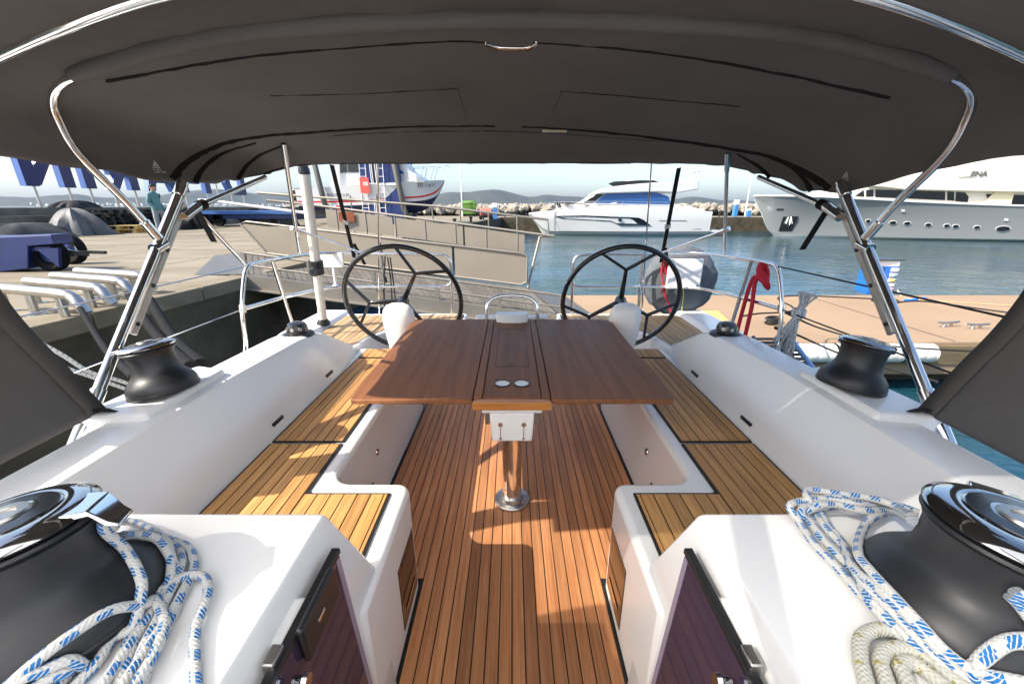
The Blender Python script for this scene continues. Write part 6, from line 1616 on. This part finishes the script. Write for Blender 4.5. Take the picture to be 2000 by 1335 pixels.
for x, y in ((1048,440),(1720,498)): decal('hull_lamp', [Z4(x-12,y-7),Z4(x+12,y-7),Z4(x+12,y+7),Z4(x-12,y+7)], bv, BW, shull, 0.04, 0.05)
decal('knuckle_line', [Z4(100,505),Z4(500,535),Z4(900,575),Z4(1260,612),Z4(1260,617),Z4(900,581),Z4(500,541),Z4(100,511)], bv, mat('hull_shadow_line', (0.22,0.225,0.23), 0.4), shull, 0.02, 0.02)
def PV(x, y, off):   # onto the vertical plane parallel to the yacht, off metres from its centreline towards us
    O = Vector((Bt.x, Bt.y, 0)) + nS*off; dd = ray(x, y); t_ = (O.x*nS.x + O.y*nS.y) / (dd.x*nS.x + dd.y*nS.y)
    return Vector((dd.x*t_, dd.y*t_, H + dd.z*t_))
def sils(pts, o0, o1, m, name, bev=0.06, parent=None):
    A = [PV(*p, o0) for p in pts]; B = [p - nS*(o0-o1) for p in A]; n_ = len(A)
    return obj(name, MB().add(A+B, [tuple(range(n_)), tuple(range(n_,2*n_))] + [(i,(i+1) % n_,n_+(i+1) % n_,n_+i) for i in range(n_)]), m, parent or sy, bevel=bev, smooth=False)
sils([(1655,384),(1690,364),(1720,352),(1790,352),(2250,362),(2250,425),(1900,415),(1650,398)], 2.45, -2.45, CREAM, 'deckhouse', 0.1)
sils([(1575,388),(1620,372),(1690,362),(1710,392),(1600,396)], 1.4, -1.4, CREAM, 'foredeck_trunk', 0.1)
sils([(1690,358),(1750,346),(1830,338),(1950,300),(2250,285),(2250,360),(1990,366),(1800,362)], 2.3, -2.3, CREAM, 'upper_deck', 0.1)
sils([(1700,362),(1790,362),(2250,374),(2250,380),(1770,370)], 2.95, -2.95, CREAM, 'deck_overhang', 0.04)
sils([(1955,366),(1985,366),(1975,400),(1920,398)], 2.6, 2.46, mat('cream_shade', (0.74,0.66,0.45), 0.5), 'side_buttress', 0.03)
for q_ in ([(1670,383),(1687,371),(1688,384)], [(1692,371),(1706,370),(1706,384),(1692,384)], [(1710,370),(1846,374),(1846,391),(1710,385)], [(1851,374),(1864,375),(1864,392),(1850,391)], [(1868,375),(1885,376),(1892,384),(1890,395),(1866,393)], [(1926,379),(2100,383),(2100,408),(1940,403),(1932,394)]):
    sils(q_, 2.485, 2.455, GLASSD, 'saloon_window', 0)
M_ = frame(PV(1911,344,2.36), dS, (0,0,1)); textobj('name_letters', 'ENA', 0.5, 0.03, mat('grey_letters', (0.12,0.12,0.12), 0.5), M_, sy)
sils([(1870,342),(1896,339),(1896,344),(1875,346)], 2.4, 2.28, CREAM, 'nameplate_fairing', 0.02)

# ================================================================ small things on the breakwater
gd = thing('green_dumpster', (0,0,0), 'green refuse container on the outer quay beside the rock bank', 'dumpster')
c = PY(917,421,44.0); c.z = QUAY; gd.location = c
GR = mat('dumpster_green', (0.11,0.24,0.035), 0.6, noise=0.15, nscale=2)
obj('bin', MB().hexa([(c.x-0.62,c.y-0.55,QUAY+0.22),(c.x+0.62,c.y-0.55,QUAY+0.22),(c.x+0.62,c.y+0.55,QUAY+0.22),(c.x-0.62,c.y+0.55,QUAY+0.22),(c.x-0.72,c.y-0.65,QUAY+1.30),(c.x+0.72,c.y-0.65,QUAY+1.30),(c.x+0.72,c.y+0.65,QUAY+1.30),(c.x-0.72,c.y+0.65,QUAY+1.30)]), GR, gd, bevel=0.04)
obj('lid', MB().hexa([(c.x-0.76,c.y-0.70,QUAY+1.302),(c.x+0.76,c.y-0.70,QUAY+1.302),(c.x+0.76,c.y+0.70,QUAY+1.302),(c.x-0.76,c.y+0.70,QUAY+1.302),(c.x-0.66,c.y-0.45,QUAY+1.55),(c.x+0.66,c.y-0.45,QUAY+1.55),(c.x+0.66,c.y+0.5,QUAY+1.55),(c.x-0.66,c.y+0.5,QUAY+1.55)]), GR, gd, bevel=0.04)
for sx in (-1,1):
    for s_ in (-1,1): obj('wheel', MB().lathe([(0,-0.04),(0.10,-0.04),(0.11,0),(0.10,0.04),(0,0.04)], (c.x+sx*0.5,c.y+s_*0.45,QUAY+0.11), 14, (1,0,0)), RUBBER, gd)
hw2 = thing('red_hose_cart', PZ(950,428,QUAY), 'rust-red hose cart on the quay next to the green container', 'cart')
c = PZ(950,429,QUAY)
obj('tank', MB().lathe([(0,-0.5),(0.25,-0.5),(0.33,-0.42),(0.33,0.42),(0.25,0.5),(0,0.5)], c+Vector((0,0,0.55)), 20, (1,0,0)), mat('faded_red', (0.42,0.14,0.11), 0.7, noise=0.3, nscale=6), hw2)
obj('chassis', MB().box(c.x-0.5,c.x+0.5,c.y-0.3,c.y+0.3,QUAY+0.16,QUAY+0.225), BLACK, hw2)
for sx in (-0.4,0.4): obj('wheel', MB().lathe([(0,-0.05),(0.15,-0.05),(0.16,0),(0.15,0.05),(0,0.05)], (c.x+sx,c.y-0.34,QUAY+0.16), 14, (0,1,0)), RUBBER, hw2)
for k, (xp, yp, h_, lab) in enumerate(((967,428,1.25,'blue and white service post right of the rust-red hose cart'),(1433,430,1.6,'pale blue service post on the outer quay between the two motor yachts'),(1459,431,0.8,'low blue post on the outer quay near the silver yacht bow'))):
    c = PZ(xp, yp, QUAY); c = Vector((c.x*42.0/c.y, 42.0, QUAY)) if k else c
    t = thing('service_post', c, lab, 'power pedestal', 'service posts on the breakwater')
    obj('post', MB().box(c.x-0.2,c.x+0.2,c.y-0.18,c.y+0.18,QUAY,QUAY+h_*0.72), mat('post_blue', (0.06,0.22,0.5), 0.5) if k == 0 else bpy.data.materials['post_blue'], t, bevel=0.03)
    obj('head', MB().box(c.x-0.21,c.x+0.21,c.y-0.19,c.y+0.19,QUAY+h_*0.723,QUAY+h_), WHITE2, t, bevel=0.03)
for k, (xp, yt) in enumerate(((903,300),(1455,300))):
    c = PY(xp, 420, 43.0 if k == 0 else 45.0); c.z = QUAY
    t = thing('lamp_post', c, ('slim white lamp post behind the green container','slim white lamp post between the two motor yachts')[k], 'lamp post', 'lamp posts on the breakwater')
    lean = 0.0 if k == 0 else 0.0
    obj('pole', MB().tube([c, c+Vector((lean,0,8.0))], [0.07,0.045], 10), WHITE2, t)
    obj('lamp_head', MB().box(c.x-0.15,c.x+0.55,c.y-0.12,c.y+0.12,QUAY+7.95,QUAY+8.07), BRUSH, t, bevel=0.03)
for k in range(11):
    x = -0.7 + 2.1*k; y_ = interp([-1,75],[40.2,41.6],x)+0.35
    t = thing('mooring_bollard', (x,y_,QUAY), 'small dark bollard on the outer quay edge, number %s from the corner' % ('one','two','three','four','five','six','seven','eight','nine','ten','eleven')[k], 'bollard', 'bollards along the breakwater')
    obj('stump', MB().lathe([(0.12,0),(0.09,0.05),(0.08,0.22),(0.13,0.28),(0.12,0.34),(0,0.36)], (x,y_,QUAY), 14), BLACK, t)
for k in range(4):
    y_ = 24 + 4.3*k; x = interp([19.6,40.2],[-3.5,-1.0],y_)-0.35
    t = thing('mooring_bollard', (x,y_,QUAY), '%s small dark bollard along the side quay past the gangway' % ('nearest','second','third','farthest')[k], 'bollard', 'bollards along the side quay')
    obj('stump', MB().lathe([(0.12,0),(0.09,0.05),(0.08,0.22),(0.13,0.28),(0.12,0.34),(0,0.36)], (x,y_,QUAY), 14), BLACK, t)

# ================================================================ haze over the channel
hz = bpy.data.materials.new('sea_haze'); hz.use_nodes = True
nt = hz.node_tree
for n_ in list(nt.nodes):
    if n_.type == 'BSDF_PRINCIPLED': nt.nodes.remove(n_)
pv = nt.nodes.new('ShaderNodeVolumePrincipled'); pv.inputs['Density'].default_value = 2.0e-5
pv.inputs['Color'].default_value = (0.33,0.6,1.0,1); pv.inputs['Anisotropy'].default_value = 0.2
nt.links.new(pv.outputs[0], nt.nodes['Material Output'].inputs['Volume'])
tag(obj('haze', MB().box(-13500,13500,-13500,13500,WATER-3.5,520), hz, smooth=False), 'thin sea haze over the channel', 'haze', kind='stuff')
